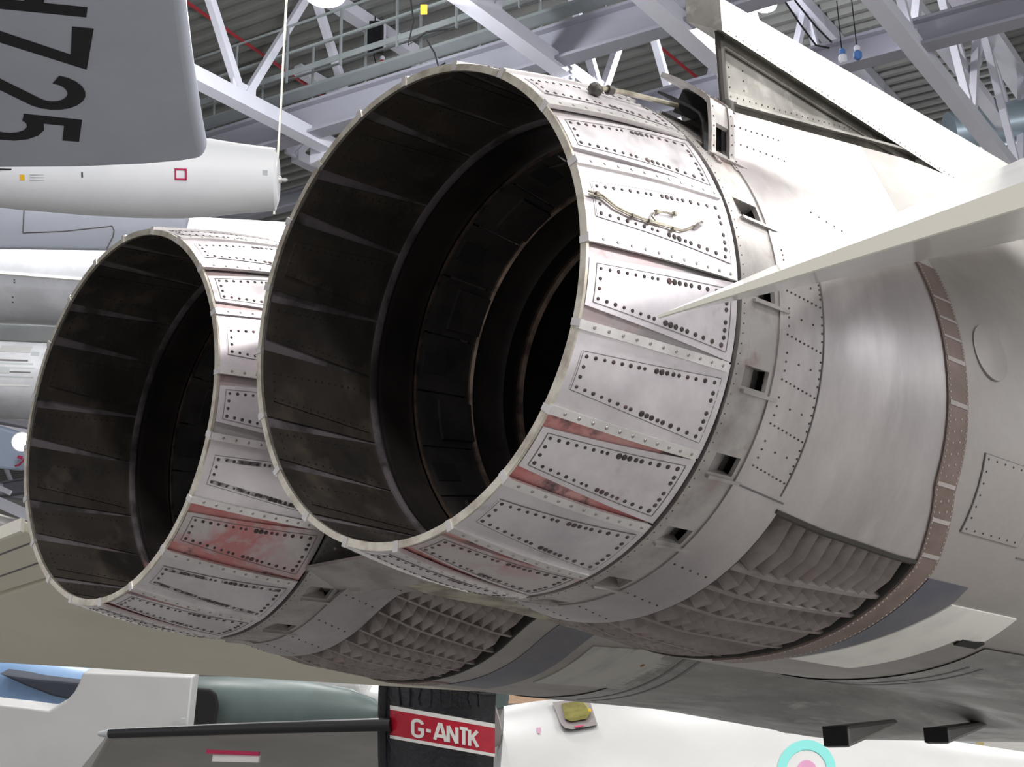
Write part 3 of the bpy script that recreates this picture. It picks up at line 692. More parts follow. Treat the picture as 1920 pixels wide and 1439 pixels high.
    mb.patch(lambda X, a, o: P(X, a, .335 + o), .345, .40, 1, 131, 140, 3, -.012, .01); build('inner_bracket', mb, M['flap'], nz, smooth=0)
    # shroud band in front of the petals, with ramped pockets
    fb = lambda X, a, o: P(X, a, .4530 + .0035 * (X - .297) / .099 + o)
    mb = MB(); mb.patch(fb, .297, .322, 2, 0, 360, 120, -.008, 0); mb.patch(fb, .384, .400, 2, 0, 360, 120, -.008, 0)
    pk = [199.8 + 18 * k for k in range(20)]; hw = 2.1
    for a in pk: mb.patch(fb, .322, .384, 3, a + hw, a + 18 - hw, 6, -.008, 0)
    bd = build('shroud_band', mb, M['band'], nz, smooth=35)
    for a in pk:
        mb = MB(); d = -.020
        mb.patch(fb, .322, .372, 3, a - hw, a + hw, 2, lambda X: -.004 + d * (X - .322) / .05 - .002, lambda X: -.001 + d * (X - .322) / .05)
        for s in (-1, 1): mb.patch(fb, .322, .384, 2, a + s * hw - .06, a + s * hw + .06, 1, d - .003, -.001)
        o = build('pocket_ramp', mb, M['band'], nz, smooth=0)
        mb = MB(); mb.patch(fb, .372, .384, 1, a - hw, a + hw, 2, d - .004, d); build('pocket_hole', mb, M['dark_metal'], nz, smooth=0)
        # low ribs on either side
        mb = MB(); mb.patch(fb, .325, .43, 4, a + hw + .5, a + hw + 1.2, 1, -.001, .0055); build('band_rib', mb, M['band'], nz, smooth=0)
    br = MB()
    for i in range(180):
        a = i * 2; br.rivet(fb(.304, a, 0), Vector(P(0, a, 1)) - Vector(ct), .0014, .0007, 6)
    tag(build('band_rivets', br, M['rivet'], nz), kind='stuff')
    return nz, fo, P
nzA, foA, PA = nozzle(0., 172.3, True)
nzB, foB, PB = nozzle(2 * YM, 170.4, False)
# cables clipped to one petal of the nearer nozzle
for j, d in enumerate((0, .75)):
    pts = [(.002, 171.6), (.026, 171.9), (.047, 173.8), (.07, 174.7), (.093, 175.1), (.133, 175.3), (.168, 175.5), (.185, 174.6), (.20, 173.3)]
    mb = MB(); mb.tube([foA(X, a + d * (1 - i / 8) - .35, .0055) for i, (X, a) in enumerate(pts)], .0017, 6); build('sensor_cable', mb, M['rod'], nzA)
mb = MB(); mb.tube([foA(X, a, .0055) for X, a in ((.16, 171.9), (.135, 172.2), (.118, 172.8), (.112, 173.8), (.118, 174.6), (.14, 175.0))], .0017, 6); build('sensor_cable', mb, M['rod'], nzA)
for X, a in ((.016, 171.6), (.075, 174.9), (.105, 175.2), (.15, 175.5), (.122, 172.6), (.158, 171.9)):
    p = Vector(foA(X, a, .006)); mb = MB(); mb.box(p, .006, .006, .006); build('cable_clip', mb, M['rod'], nzA, smooth=0)
p = Vector(foA(.20, 173.2, .008)); mb = MB(); mb.lathe(p, Vector((-.2, -1, .2)), [(-.006, .006), (.008, .006), (.01, .003), (.014, .003)], 10); build('cable_plug', mb, M['strip'], nzA)
# actuator rod above the nearer nozzle
mb = MB(); mb.tube([foA(.128, 135.4, .012), foA(.16, 134.2, .013), foA(.21, 134.0, .016), foA(.33, 133.5, .022)], [.006, .0045, .0045, .0045], 8); build('actuator_rod', mb, M['rod'], nzA)
mb = MB(); mb.lathe(foA(.135, 135.3, .010), Vector((.2, .6, .7)), [(-.012, .006), (-.006, .011), (.006, .011), (.012, .006)], 10); build('rod_end', mb, M['dark_metal'], nzA)
mb = MB(); mb.lathe(foA(.165, 134.2, .013), Vector(foA(.21, 134, .016)) - Vector(foA(.16, 134.2, .013)), [(0, .0075), (.012, .0075)], 10); build('rod_collar', mb, M['dark_metal'], nzA)

# ------------------------------------------------------------------ tailplanes
# starboard: trailing edge pitched down, seen along its upper face
def tu(X, Y): return -.173 + .507 * (X + .041) + .046 * (-.55 - Y)
def tl(X, Y): return -.1755 + .37 * (X + .041) - .004 * (-.55 - Y)
mb = MB(); xs = [-.041, .2, .5, .9, 1.3, 1.7]; ys = [-.55, -.75, -1.0, -1.3, -1.6, -1.9]
for fn2 in (tu, tl):
    k = mb.pts([N(x, y, fn2(x, y)) for x in xs for y in ys])
    for i in range(5):
        for j in range(5): mb.f.append((k + i * 6 + j, k + i * 6 + j + 1, k + i * 6 + j + 7, k + i * 6 + j + 6))
for i in range(5):
    for y in (-.55, -1.9): mb.quad(N(xs[i], y, tu(xs[i], y)), N(xs[i + 1], y, tu(xs[i + 1], y)), N(xs[i + 1], y, tl(xs[i + 1], y)), N(xs[i], y, tl(xs[i], y)))
    mb.quad(N(1.7, ys[i], tu(1.7, ys[i])), N(1.7, ys[i + 1], tu(1.7, ys[i + 1])), N(1.7, ys[i + 1], tl(1.7, ys[i + 1])), N(1.7, ys[i], tl(1.7, ys[i])))
tA_ = build('tailplane', mb, M['white_paint'], JET, smooth=20)
mb = MB(); mb.patch(lambda Y, v, o: N(-.0405 - o, Y, tl(-.041, Y) - .001 + (tu(-.041, Y) - tl(-.041, Y) + .001) * v), -.545, -1.9, 10, 0, 1, 1, -.003, .0015)
build('trailing_edge', mb, M['cream_edge'], tA_, smooth=0)
# port: nose down, its underside facing the camera
def tq(X, Y, o): return N(X, Y, -.178 - (X - .12) * .284 - .05 * (Y - 1.5) + o)
le = lambda Y: 1.5 - (Y - 1.4) * .66
hg = lambda Y: .30 - (Y - 1.5) * .02
rootY = lambda X: 1.44 if X < .45 else max(1.22, 1.44 - (X - .45) * .7)
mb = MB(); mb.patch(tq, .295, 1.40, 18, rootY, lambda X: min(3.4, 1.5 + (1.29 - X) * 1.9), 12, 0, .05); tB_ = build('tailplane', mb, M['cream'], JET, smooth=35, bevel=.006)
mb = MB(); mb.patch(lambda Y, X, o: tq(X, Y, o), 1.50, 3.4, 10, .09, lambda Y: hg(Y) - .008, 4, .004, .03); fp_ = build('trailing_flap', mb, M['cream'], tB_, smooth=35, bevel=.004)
mb = MB(); mb.patch(lambda Y, X, o: tq(X, Y, o), 1.50, 3.4, 10, .082, .092, 1, .002, .034); build('flap_edge', mb, M['cream_edge'], tB_, smooth=0)
for x0 in (.135, .215):
    mb = MB(); mb.patch(lambda Y, X, o: tq(X, Y, o), 1.5, 3.4, 8, x0, x0 + .004, 1, .002, .0045); build('flap_seam', mb, M['seam'], tB_, smooth=0)
mb = MB(); mb.patch(lambda Y, X, o: tq(X, Y, o), 1.49, 3.4, 8, lambda Y: hg(Y) - .008, hg, 1, .012, .03); build('hinge_gap', mb, M['cream_edge'], tB_, smooth=0)

# ------------------------------------------------------------------ lettering: stroked glyphs on any mapped plane
def arc(cx, cy, rx, ry, a0, a1, n=12): return [(cx + rx * cos(rad(a0 + (a1 - a0) * i / n)), cy + ry * sin(rad(a0 + (a1 - a0) * i / n))) for i in range(n + 1)]
GLYPH = {
    'H': [[(.0, 0), (.0, 1)], [(1, 0), (1, 1)], [(0, .52), (1, .52)]],
    '7': [[(0, 1), (1, 1), (.32, 0)]],
    '2': [arc(.5, .74, .5, .26, 172, -32) + [(.02, .0)], [(-.07, 0), (1.05, 0)]],
    '5': [[(.95, 1), (.14, 1), (.09, .47)], arc(.44, .30, .54, .31, 128, -150)],
    'G': [arc(.5, .78, .5, .22, 5, 180) + arc(.5, .22, .5, .22, 180, 360) + [(1, .46), (.55, .46)]],
    '-': [[(.1, .48), (.9, .48)]],
    'A': [[(0, 0), (.42, 1), (.58, 1), (1, 0)], [(.17, .28), (.83, .28)]],
    'N': [[(.02, 0), (.02, 1)], [(.98, 0), (.98, 1)], [(.04, 1), (.96, 0)]],
    'T': [[(0, 1), (1, 1)], [(.5, 0), (.5, 1)]],
    'K': [[(.02, 0), (.02, 1)], [(.95, 1), (.06, .40)], [(.34, .58), (1, 0)]],
}
def glyph(mb, ch, fn, x0, y0, w, h, s, th):
    """fn(x, y, o) maps the flat letter plane; strokes s wide"""
    for li, line in enumerate(GLYPH[ch]):
        ps = [Vector((x0 + p[0] * w, y0 + p[1] * h)) for p in line]; L, R = [], []
        for i, p in enumerate(ps):
            d0 = (p - ps[i - 1]).normalized() if i else (ps[1] - p).normalized()
            d1 = (ps[i + 1] - p).normalized() if i < len(ps) - 1 else d0
            n0, n1 = Vector((-d0.y, d0.x)), Vector((-d1.y, d1.x)); m = (n0 + n1); m = m.normalized() if m.length > .1 else n0
            k = min(1.6, 1 / max(.35, m.dot(n0))); L.append(p + m * s / 2 * k); R.append(p - m * s / 2 * k)
        for i in range(len(ps) - 1):
            q = (L[i], R[i], R[i + 1], L[i + 1]); mb.box8([fn(v.x, v.y, -.001) for v in q] + [fn(v.x, v.y, th * (1 + .25 * li)) for v in q])

# ------------------------------------------------------------------ background aircraft
M['bomber_grey'] = mat('bomber_grey', (.52, .55, .63), .45, 0., (.49, .52, .60), 1.2, .4, .6)
M['silver'] = mat('silver_paint', (.74, .75, .79), .38, .15, (.60, .61, .64), 1.5, .4, .6)
M['silver_dull'] = mat('silver_dull', (.52, .55, .55), .45, .15, (.46, .49, .50), 2, .4, .6)
M['serial'] = mat('serial_black', (.006, .005, .008), .6)
M['decal_red'] = mat('decal_red', (.5, .02, .09), .5)
M['pale_white'] = mat('white_finish', (.50, .50, .495), .4, 0., (.475, .475, .47), 2, .4, .6)
M['sky_blue'] = mat('light_blue_finish', (.20, .33, .55), .4, 0., (.26, .40, .62), 2, .4, .6)
M['sea_green'] = mat('grey_green_finish', (.10, .135, .13), .45, 0., (.085, .115, .11), 3, .4, .6)
M['boot'] = mat('rubber_boot', (.012, .012, .014), .35)
M['gloss_black'] = mat('gloss_black', (.006, .006, .009), .22, 0., (.015, .015, .02), 6, .4, .6, bump=.9)
M['band_red'] = mat('band_red', (.50, .012, .035), .3, 0., (.42, .01, .03), 12, .4, .6)
M['band_white'] = mat('band_white', (.82, .81, .78), .4)
M['under_grey'] = mat('wing_underside', (.30, .285, .26), .4, 0., (.24, .23, .21), 2, .4, .6)
M['brown'] = mat('window_frame', (.20, .175, .17), .5)
M['olive_glass'] = mat('olive_glass', (.22, .20, .05), .15, 0., (.15, .13, .03), 9, .4, .6)
M['roundel_blue'] = mat('roundel_blue', (.17, .50, .47), .45)
M['roundel_pink'] = mat('roundel_pink', (.46, .22, .34), .45)
M['tan_wall'] = mat('tan_board', (.60, .40, .27), .6)

# suspended bomber: grey wing with serial, white pod, lower fin, long silver fuselage
ZW = 1.55 + 4.5
Wp = lambda px, py, dz=0.: at_z(px, py, ZW) + Vector((0, 0, dz))
BOM = empty('suspended_aircraft', at(200, 480, 12), 'grey and silver bomber hung from the roof with a black serial under its wing', 'aircraft')
rim_ = [(333, -140), (343, -40), (350, 40), (360, 120), (371, 195), (380, 250), (387, 286), (384, 297), (372, 302), (340, 307), (270, 313), (150, 318), (0, 319), (-260, 320)]
mb = MB(); top = [at_z(x, y, ZW) for x, y in rim_] + [at_z(-260, -140, ZW)]
mb.prism(top, (0, 0, .16)); wg = build('wing', mb, M['bomber_grey'], BOM, smooth=50, bevel=.07, seg=5)
# serial on the wing: height axis to the leading edge, reading towards the tip
Q = lambda px, py: at_z(px, py, ZW - .003)
T0, T1 = Q(181, 31), Q(147, 276); ea = (T1 - T0); la = ea.length; ea.normalize()
eh = (Q(180, 31) - Q(0, 13)); eh.normalize(); hh = (Q(180, 31) - Q(-47, 8)).length
fnl = lambda x, y, o: T0 + ea * x + eh * (y - hh) - Vector((0, 0, o))
k_ = la / 245.
for ch, a0, a1 in (('H', -56, 3), ('7', 15, 82), ('2', 104, 170), ('5', 179, 243)):
    s = 15.5 * k_; mb = MB(); w = (a1 - a0) * k_ - s
    if ch == '7':                                                   # heavy top bar, slimmer leg
        mb = MB(); glyph(mb, ch, fnl, a0 * k_ + s * .3, 0, w + s * .4, hh - s * .6, s * 1.1, .002)
    else: glyph(mb, ch, fnl, a0 * k_ + s / 2, 0, w, hh - s * .5, s * (1.0 if ch in '25' else .95), .002)
    build('serial_character', mb, M['serial'], wg, smooth=0)
# white pod
pa, pb = at(-260, 318, 11.2), at(523, 337, 11.6); ax_ = (pb - pa); Lp = ax_.length; ax_.normalize()
pr_ = [(0, .10), (.3, .19), (.8, .27), (1.4, .325), (2.0, .362), (2.5, .378), (2.9, .374), (3.2, .352), (3.45, .318), (3.62, .285), (Lp - .05, .262), (Lp - .012, .235), (Lp, .19)]
pr_ = [(a * (Lp - .1) / 3.72 if a < Lp - .06 else a, r) for a, r in pr_]
mb = MB(); mb.lathe(pa, ax_, pr_, 64); pod = build('wing_pod', mb, mat('pod_white', (.82, .83, .85), .35, 0., (.78, .79, .81), 1.5, .4, .6), BOM, smooth=40)
mb = MB(); mb.lathe(pb, ax_, [(-.01, .035), (.02, .03), (.03, .015), (.06, .022), (.08, .004)], 12); build('pod_nozzle', mb, M['strip'], pod)
def on_lathe(c, ax, prof, px, py, off=0.):
    """where the ray through a pixel meets a body of revolution, nearest side, with its normal"""
    o, d = CAMP, ray(px, py).normalized(); c = Vector(c); ax = Vector(ax).normalized(); best = None; t = (c - o).length - 6
    t = max(.5, t)
    for i in range(2600):
        p = o + d * (t + i * .005); h = (p - c).dot(ax); r = ((p - c) - ax * h).length
        if h < prof[0][0] or h > prof[-1][0]: continue
        rr = lerp_tab(prof, h)
        if r <= rr:
            n = ((p - c) - ax * h).normalized(); return c + ax * h + n * (rr + off), n, ax
    return o + d * (t + 3), -d, ax
def decal(name, m, parent, body, px, py, w, h, th=.004, holes=0):
    p, n, ax = on_lathe(*body, px, py); u = n.cross(ax); mb = MB()
    if holes:
        for s in (-1, 1): mb.box(p + ax * s * (w - holes) / 2, holes, h, th, (ax, u, n)); mb.box(p + u * s * (h - holes) / 2, w, holes, th, (ax, u, n))
    else: mb.box(p, w, h, th, (ax, u, n))
    return build(name, mb, M[m], parent, smooth=0)
B1 = (pa, ax_, pr_)
decal('stencil_square', 'decal_red', pod, B1, 339, 327, .105, .10, .012, .014)
decal('stencil_mark', 'yellow', pod, B1, 42, 333, .04, .05)
for i in range(3): decal('stencil_text', 'silver_dull', pod, B1, 75, 328 + i * 5, .17, .006)
decal('stencil_text', 'serial', pod, B1, 14, 318, .2, .014); decal('stencil_mark', 'serial', pod, B1, 154, 328, .014, .045); decal('fuel_cap', 'silver_dull', pod, B1, 497, 324, .045, .045)
# lower grey fin panel with its seams
dq = 12.6; pl = [(-260, 350), (0, 368), (150, 388), (300, 398), (352, 404), (346, 428), (322, 470), (0, 466), (-260, 464)]
mb = MB(); mb.prism([at(x, y, dq) for x, y in pl], fw * .12); fin = build('lower_fin', mb, M['bomber_grey'], BOM, smooth=0, bevel=.03, seg=3)
for ps in ([(46, 376), (43, 437)], [(43, 437), (120, 434), (210, 424)], [(210, 424), (214, 432), (212, 444), (200, 467)]):
    mb = MB(); mb.tube([at(x, y, dq - .004) for x, y in ps], .006, 5); build('fin_seam', mb, M['seam'], fin)

# long silver fuselage behind
sa, sb = at(-420, 484, 16), at(1150, 545, 17.2); SF = empty('silver_airliner', (sa + sb) / 2 - Vector((0, 0, .8)), 'long silver white fuselage hanging behind the nozzles with a bright seam line', 'aircraft')
Ls = (sb - sa).length; ps_ = [(0, .72), (Ls * .5, .745), (Ls * .8, .70), (Ls, .55)]
mb = MB(); mb.lathe(sa, sb - sa, ps_, 64); sf = build('fuselage', mb, M['silver'], SF, smooth=40)
B2 = (sa, sb - sa, ps_)
q1, n1, a1 = on_lathe(*B2, 0, 512); q2, n2, _ = on_lathe(*B2, 175, 526)
mb = MB(); d = q2 - q1; mb.tube([q1 - d * 1.2, q1, q2, q2 + d * 1.5], .022, 6); build('seam_rail', mb, M['band_white'], sf)
for x, y in ((27, 525), (27, 530), (24, 557), (24, 567)): decal('vent', 'seam', sf, B2, x, y, .02, .02)
# lower silver fuselage with panels
ua, ub = at(-420, 700, 19), at(700, 735, 20); UF = empty('silver_transport', (ua + ub) / 2 - Vector((0, 0, .8)), 'shorter silver grey fuselage with dark streaks below the seam lined one', 'aircraft')
Lu = (ub - ua).length; pu_ = [(0, .60), (Lu, .60)]
mb = MB(); mb.lathe(ua, ub - ua, pu_, 64); uf = build('fuselage', mb, M['silver'], UF, smooth=40)
B3 = (ua, ub - ua, pu_)
for x, y, w, h, m in ((30, 655, .45, .16, 'pale_white'), (66, 664, .12, .08, 'silver_dull'), (20, 676, .5, .03, 'seam'), (30, 682, .5, .03, 'silver_dull'), (30, 690, .55, .02, 'silver_dull'), (25, 698, .5, .02, 'seam'), (8, 694, .16, .1, 'silver_dull'), (30, 707, .5, .02, 'silver_dull'), (22, 723, .5, .022, 'band_white')):
    decal('panel', m, uf, B3, x, y, w, h)
mb = MB(); mb.prism([at(x, y, 17.8) for x, y in ((-260, 596), (0, 606), (140, 613), (140, 646), (0, 640), (-260, 632))], fw * .1); wi = build('wing', mb, M['silver_dull'], UF, smooth=0, bevel=.02)
# pale blue wing far down the hall with a red script
LW = [(-160, 790), (0, 801), (34, 812), (58, 838), (62, 870), (40, 884), (0, 880), (-160, 868)]
mb = MB(); mb.prism([at(x, y, 24) for x, y in LW], fw * .25); M['haze_blue'] = mat('pale_blue_finish', (.42, .50, .64), .45)
lw = solo('light_aircraft_wing', mb, M['haze_blue'], 'pale blue aircraft wing with a red script beyond the farther nozzle', 'aircraft', smooth=0, bevel=.05)
mb = MB(); mb.tube([at(x, y, 23.9) for x, y in ((28, 874), (36, 872), (43, 864), (49, 857))], .02, 6); o = build('red_script', mb, M['decal_red'], lw)
mb = MB(); mb.bar(at(33, 857, 23.9), at(42, 859, 23.9), .02, .06); build('red_script', mb, M['decal_red'], lw, smooth=0)
c = at(41, 829, 23); t = empty('floodlight', c - Vector((0, 0, .2)), 'round white floodlight in front of the pale blue wing', 'lamp')
mb = MB(); mb.lathe(c, -fw + rt * .5, [(-.12, .06), (-.05, .16), (0, .18)], 20); build('housing', mb, M['lamp_body'], t); mb = MB(); mb.lathe(c, -fw + rt * .5, [(.0, .16), (.02, .15)], 20); build('glass', mb, M['lamp'], t)
for i, (a, b, w, m, lab) in enumerate((((-60, 918), (64, 972), .22, 'steel', 'pale slanting strut far down the hall beside the farther nozzle'), ((-40, 1050), (42, 972), .08, 'gantry', 'thin grey strut crossing the silver tube down the hall'), ((-80, 880), (20, 925), .1, 'steel', 'thin white strut under the pale blue wing'), ((-30, 800), (60, 815), .15, 'steel', 'short white strut above the pale blue wing'))):
    mb = MB(); mb.bar(at(*a, 26), at(*b, 26), w, w); solo('roof_strut', mb, M[m], lab, 'strut', smooth=0)
a, b = at(-120, 948, 22), at(64, 1000, 22); mb = MB(); mb.lathe(a, b - a, [(0, .16), ((b - a).length * .9, .16), ((b - a).length, .08)], 24); solo('silver_tank', mb, M['strip'], 'polished silver tube down the hall beside the farther nozzle', 'tank')

# white slab fin with the blue nacelle behind it
fx = lambda u, v, o: None
wsl = [(155, 1262), (148, 1282), (138, 1300), (122, 1317), (92, 1334), (40, 1327), (-120, 1310), (-120, 1560), (330, 1560), (352, 1358), (361, 1270)]
mb = MB(); mb.prism([at(x, y, 8.9) for x, y in wsl], fw * .2); solo('white_fin', mb, M['pale_white'], 'large plain white tail fin with a curved notch below the cream tailplane', 'fin', smooth=40, bevel=.012, seg=3)
mb = MB(); mb.box(at(344, 1352, 8.85), .03, .02, .035, (rt, fw, up)); o = solo('registration_plate', mb, M['silver_dull'], 'tiny grey plate on the corner of the white tail fin', 'plate', smooth=0)
a, b = at(-160, 1262, 10.6), at(190, 1300, 10.2); t = empty('blue_nacelle', (a + b) / 2 - Vector((0, 0, .3)), 'light blue engine nacelle with a dark mouth behind the white fin', 'nacelle')
L_ = (b - a).length; mb = MB(); mb.lathe(a, b - a, [(0, .20), (L_ * .4, .26), (L_ * .8, .25), (L_, .2), (L_ - .02, .18), (L_ * .75, .2), (L_ * .7, .02)], 40); build('cowling', mb, M['sky_blue'], t, smooth=40)
mb = MB(); mb.lathe(b - (b - a).normalized() * .25, b - a, [(0, .19), (.02, .01)], 32); build('intake_face', mb, M['black'], t)
mb = MB(); mb.prism([at(x, y, 9.95) for x, y in ((-4, 1264), (60, 1273), (158, 1282), (150, 1300), (132, 1314), (96, 1306), (46, 1287))], fw * .2); build('intake_mouth', mb, mat('intake_dark', (.03, .035, .05), .8), t, smooth=0, bevel=.02)  # dark slab standing in for the shadow inside the blue intake
# grey green jet pipe nacelle
a, b = at(330, 1318, 10.6), at(742, 1336, 10.2); L_ = (b - a).length; t = empty('grey_green_nacelle', (a + b) / 2 - Vector((0, 0, .25)), 'grey green nacelle with a black square mouth beside the white fin', 'nacelle')
mb = MB(); mb.lathe(a, b - a, [(0, .20), (.02, .215), (L_ * .3, .235), (L_ * .6, .22), (L_ * .8, .165), (L_ * .9, .10), (L_ * .94, .02)], 40); build('cowling', mb, M['sea_green'], t, smooth=40)
mb = MB(); mb.prism([at(x, y, 10.2) for x, y in ((330, 1286), (396, 1291), (408, 1300), (412, 1322), (406, 1362), (330, 1372))], -fw * .05); build('mouth', mb, M['black'], t, smooth=0, bevel=.02)
# white body behind the nacelle
mb = MB(); mb.prism([at(x, y, 11.4) for x, y in ((560, 1270), (676, 1276), (684, 1300), (726, 1306), (726, 1372), (520, 1372), (520, 1290))], fw * .5); solo('white_fairing', mb, M['pale_white'], 'white rounded fairing behind the grey green nacelle', 'fairing', smooth=0, bevel=.06, seg=4)
mb = MB(); mb.prism([at(x, y, 12.6) for x, y in ((672, 1262), (960, 1262), (952, 1330), (930, 1334), (726, 1310), (686, 1302))], fw * .3); solo('grey_green_fin', mb, M['sea_green'], 'flat grey green fin behind the black registration panel', 'fin', smooth=0, bevel=.03)

# airliner tail: tailplane with black boot and black fin lettered G-ANTK
AIR = empty('airliner_tail', at(640, 1500, 6.2), 'airliner tail with black booted tailplane and red banded black fin lettered G-ANTK', 'aircraft')
mb = MB(); d0 = 6.6
P8 = [at(205, 1386, d0), at(730, 1368, 6.2), at(730, 1475, 7.4), at(150, 1480, 7.6), at(205, 1368, d0), at(730, 1352, 6.2), at(730, 1440, 7.8), at(150, 1440, 8.0)]
mb.box8(P8); tpl = build('tailplane', mb, M['under_grey'], AIR, smooth=40, bevel=.02)
mb = MB(); mb.tube([at(206, 1376, d0 - .03), at(480, 1366, 6.38), at(734, 1359, 6.16)], [.026, .030, .033], 12); build('leading_edge_boot', mb, M['boot'], tpl)
mb = MB(); mb.tube([at(186, 1377, d0 + .02), at(210, 1376, d0 - .02)], [.012, .028], 12); build('tip_cap', mb, M['silver_dull'], tpl)
mb = MB(); mb.bar(at(388, 1410, 6.5), at(486, 1414, 6.45), .02, .02); build('red_line', mb, M['decal_red'], tpl, smooth=0)
mb = MB(); mb.bar(at(400, 1422, 6.5), at(486, 1424, 6.45), .02, .035); build('white_line', mb, M['band_white'], tpl, smooth=0)
# fin surface: a gently bulged sheet facing the camera
def fnf(px, py, o): 
    b = (px - 826) / 104.
    return at(px, py, 5.95 + .16 * b * b - .1 * b - o)
lft = lambda py: 722 - 3 * sin((py - 1270) / 200. * pi)
rgt = lambda py: 931 - (py - 1270) * .034
mb = MB(); mb.patch(lambda py, px, o: fnf(px, py, o), 1240, 1520, 12, lft, rgt, 14, -.06, 0); fn_ = build('fin', mb, M['gloss_black'], AIR, smooth=40)
mb = MB(); mb.tube([fnf(lft(y), y, -.01) for y in (1240, 1300, 1360, 1420, 1520)], .03, 12); build('leading_edge_boot', mb, M['boot'], fn_)
yb = lambda px: 1331 + (px - 731) * .178
mb = MB(); mb.patch(lambda px, v, o: fnf(px, yb(px) + v, o), 731, 928, 14, 0, 48, 3, -.002, .004); rb = build('red_band', mb, M['band_red'], AIR, smooth=40)
for v0, v1 in ((-8, 0), (48, 54)):
    mb = MB(); mb.patch(lambda px, v, o: fnf(px, yb(px) + v, o), 731, 928, 14, v0, v1, 1, -.002, .0045); build('white_stripe', mb, M['band_white'], AIR, smooth=40)
fl2 = lambda x, y, o: fnf(x, yb(x) + 8 + (36 - y), .004 + o)
for ch, x, w in (('G', 774, 18), ('-', 798, 11), ('A', 815, 21), ('N', 840, 17), ('T', 862, 15), ('K', 880, 16)):
    mb = MB(); glyph(mb, ch, fl2, x, 2.5, w, 30, 6.2, .004); build('letter', mb, M['band_white'], rb, smooth=0)
for i in range(9):
    x = 748 + i * 19; mb = MB(); mb.tube([fnf(x + random.uniform(-3, 3), y, .003) for y in (1270, 1290, 1310, min(1326, yb(x) - 10))], .006, 5); build('fin_rib', mb, M['gloss_black'], fn_)
mb = MB(); mb.tube([fnf(x, y, .006) for x, y in ((850, 1290), (875, 1296), (905, 1302), (930, 1302))], .006, 6); build('control_wire', mb, M['boot'], AIR)

# big white fuselage with a window and a pale roundel
wa, wb2 = at(905, 1655, 8.6), at(2250, 1790, 8.6)
wax = (wb2 - wa); Lw = wax.length; wp_ = [(0, 1.05), (.03, 1.17), (.25, 1.225), (.6, 1.30), (.9, 1.33), (1.4, 1.325), (2.4, 1.28), (Lw, 1.15)]
WF = empty('white_bomber', (wa + wb2) / 2 - Vector((0, 0, 1.2)), 'large white fuselage with an olive window and a pale roundel under the jet', 'aircraft')
mb = MB(); mb.lathe(wa, wax, wp_, 96); wf = build('fuselage', mb, M['pale_white'], WF, smooth=40)
B4 = (wa, wax, wp_)
def onW(px, py, o): p, n, a = on_lathe(*B4, px, py, o); return p
mb = MB(); fr = [(1035, 1327), (1103, 1319), (1119, 1369), (1072, 1377), (1058, 1375), (1050, 1366)]
mb.prism([onW(x, y, .035) for x, y in fr], ray(1078, 1348) * .05); wd = build('window_surround', mb, M['brown'], WF, smooth=0)
gl = [(1052, 1331), (1090, 1326), (1101, 1332), (1106, 1347), (1099, 1359), (1070, 1364), (1058, 1359)]
mb = MB(); mb.prism([onW(x, y, .041) for x, y in gl], ray(1078, 1348) * .03); build('pane', mb, M['olive_glass'], wd, smooth=0)
mb = MB(); mb.lathe(onW(1104, 1345, .045), fw, [(0, .011), (.008, .011)], 10); build('window_catch', mb, M['yellow'], wd)
mb = MB(); mb.prism([onW(x, y, .042) for x, y in ((1076, 1373), (1094, 1370), (1092, 1373), (1078, 1376))], ray(1078, 1348) * .01); build('window_stencil', mb, M['decal_red'], wd, smooth=0)
mb = MB(); mb.prism([onW(x, y, .006) for x, y in ((1006, 1367), (1014, 1367), (1012, 1378), (1008, 1378))], ray(1010, 1372) * .008); build('stencil_arrow', mb, M['roundel_pink'], WF, smooth=0)
cx, cy_ = 1512, 1448
mb = MB(); K = 48
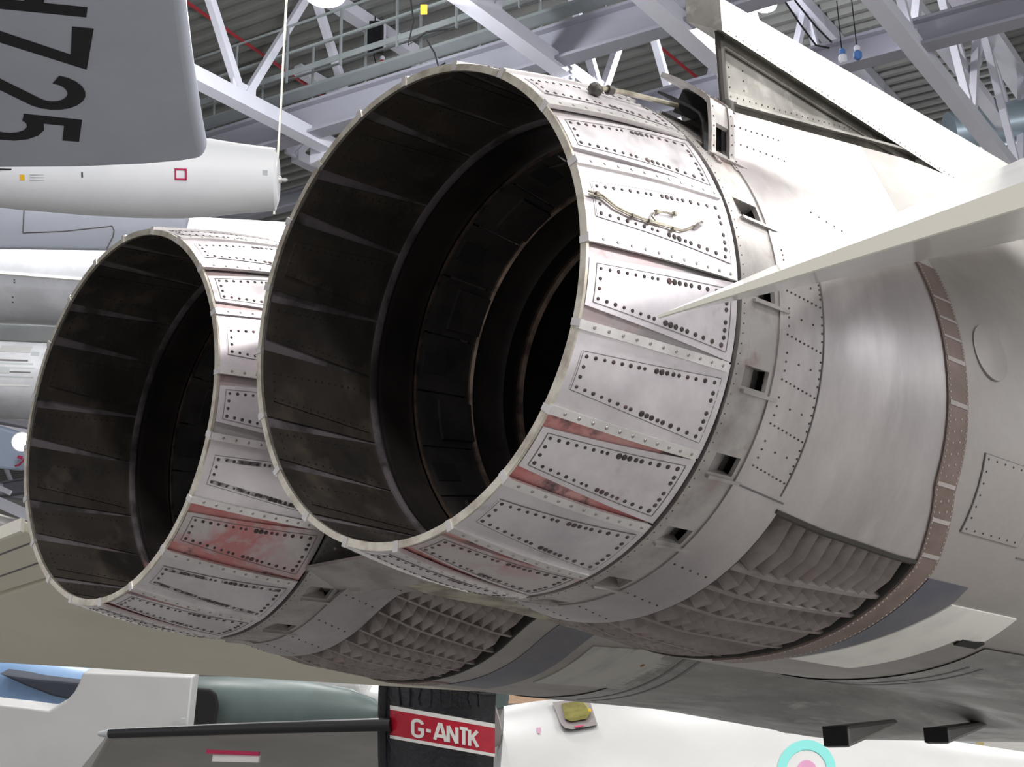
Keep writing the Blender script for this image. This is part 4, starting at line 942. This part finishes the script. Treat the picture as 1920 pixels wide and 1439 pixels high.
def rp(rx, a): return (cx + rx * cos(a), cy_ + rx * 1.06 * sin(a))
for i in range(K):
    a0, a1 = 2 * pi * i / K, 2 * pi * (i + 1) / K
    q = [rp(55, a0), rp(55, a1), rp(38, a1), rp(38, a0)]
    mb.box8([onW(x, y, -.002) for x, y in q] + [onW(x, y, .006) for x, y in q])
ro = build('roundel_ring', mb, M['roundel_blue'], WF, smooth=0)
mb = MB(); mb.prism([onW(*rp(19, 2 * pi * i / 24), .006) for i in range(24)], ray(cx, cy_) * .01); build('roundel_centre', mb, M['roundel_pink'], WF, smooth=0)
mb = MB(); mb.prism([at(x, y, 8.2) for x, y in ((929, 1330), (936, 1352), (940, 1372), (939, 1398), (926, 1402), (926, 1330))], fw * .1); build('end_frame', mb, M['brown'], WF, smooth=0)
# white pod beyond, right of the roundel
a, b = at(1705, 1426, 11), at(2050, 1452, 11); L_ = (b - a).length; t = empty('white_drop_tank', (a + b) / 2 - Vector((0, 0, .3)), 'white pointed drop tank below the belly scoops', 'tank')
mb = MB(); mb.lathe(a, b - a, [(0, .002), (.2, .05), (.45, .10), (.62, .12), (L_, .13)], 32); build('tank_body', mb, M['pale_white'], t, smooth=40)
# boards by the far wall seen through the gaps
for i, (ps, m, lab) in enumerate(((((952, 1285), (1030, 1296), (1030, 1320), (950, 1320)), 'tan_wall', 'tan display board beyond the black fin'), (((1034, 1292), (1120, 1305), (1120, 1322), (1034, 1322)), 'silver_dull', 'grey display board next to the tan one'), (((1680, 1375), (1830, 1380), (1830, 1420), (1680, 1420)), 'silver_dull', 'grey display wall beyond the belly scoops'), (((1806, 1378), (1845, 1380), (1845, 1414), (1806, 1410)), 'yellow', 'yellow display panel beyond the belly scoops'), (((1842, 1378), (1990, 1382), (1990, 1425), (1842, 1417)), 'wall', 'pale beige display wall beside the yellow panel'))):
    mb = MB(); d = 16 + i * .4; mb.prism([at(x, y, d) for x, y in ps], fw * .08); solo('display_board', mb, M[m] if m != 'yellow' else mat('ochre_board', (.50, .42, .2), .6), lab, 'board', smooth=0)
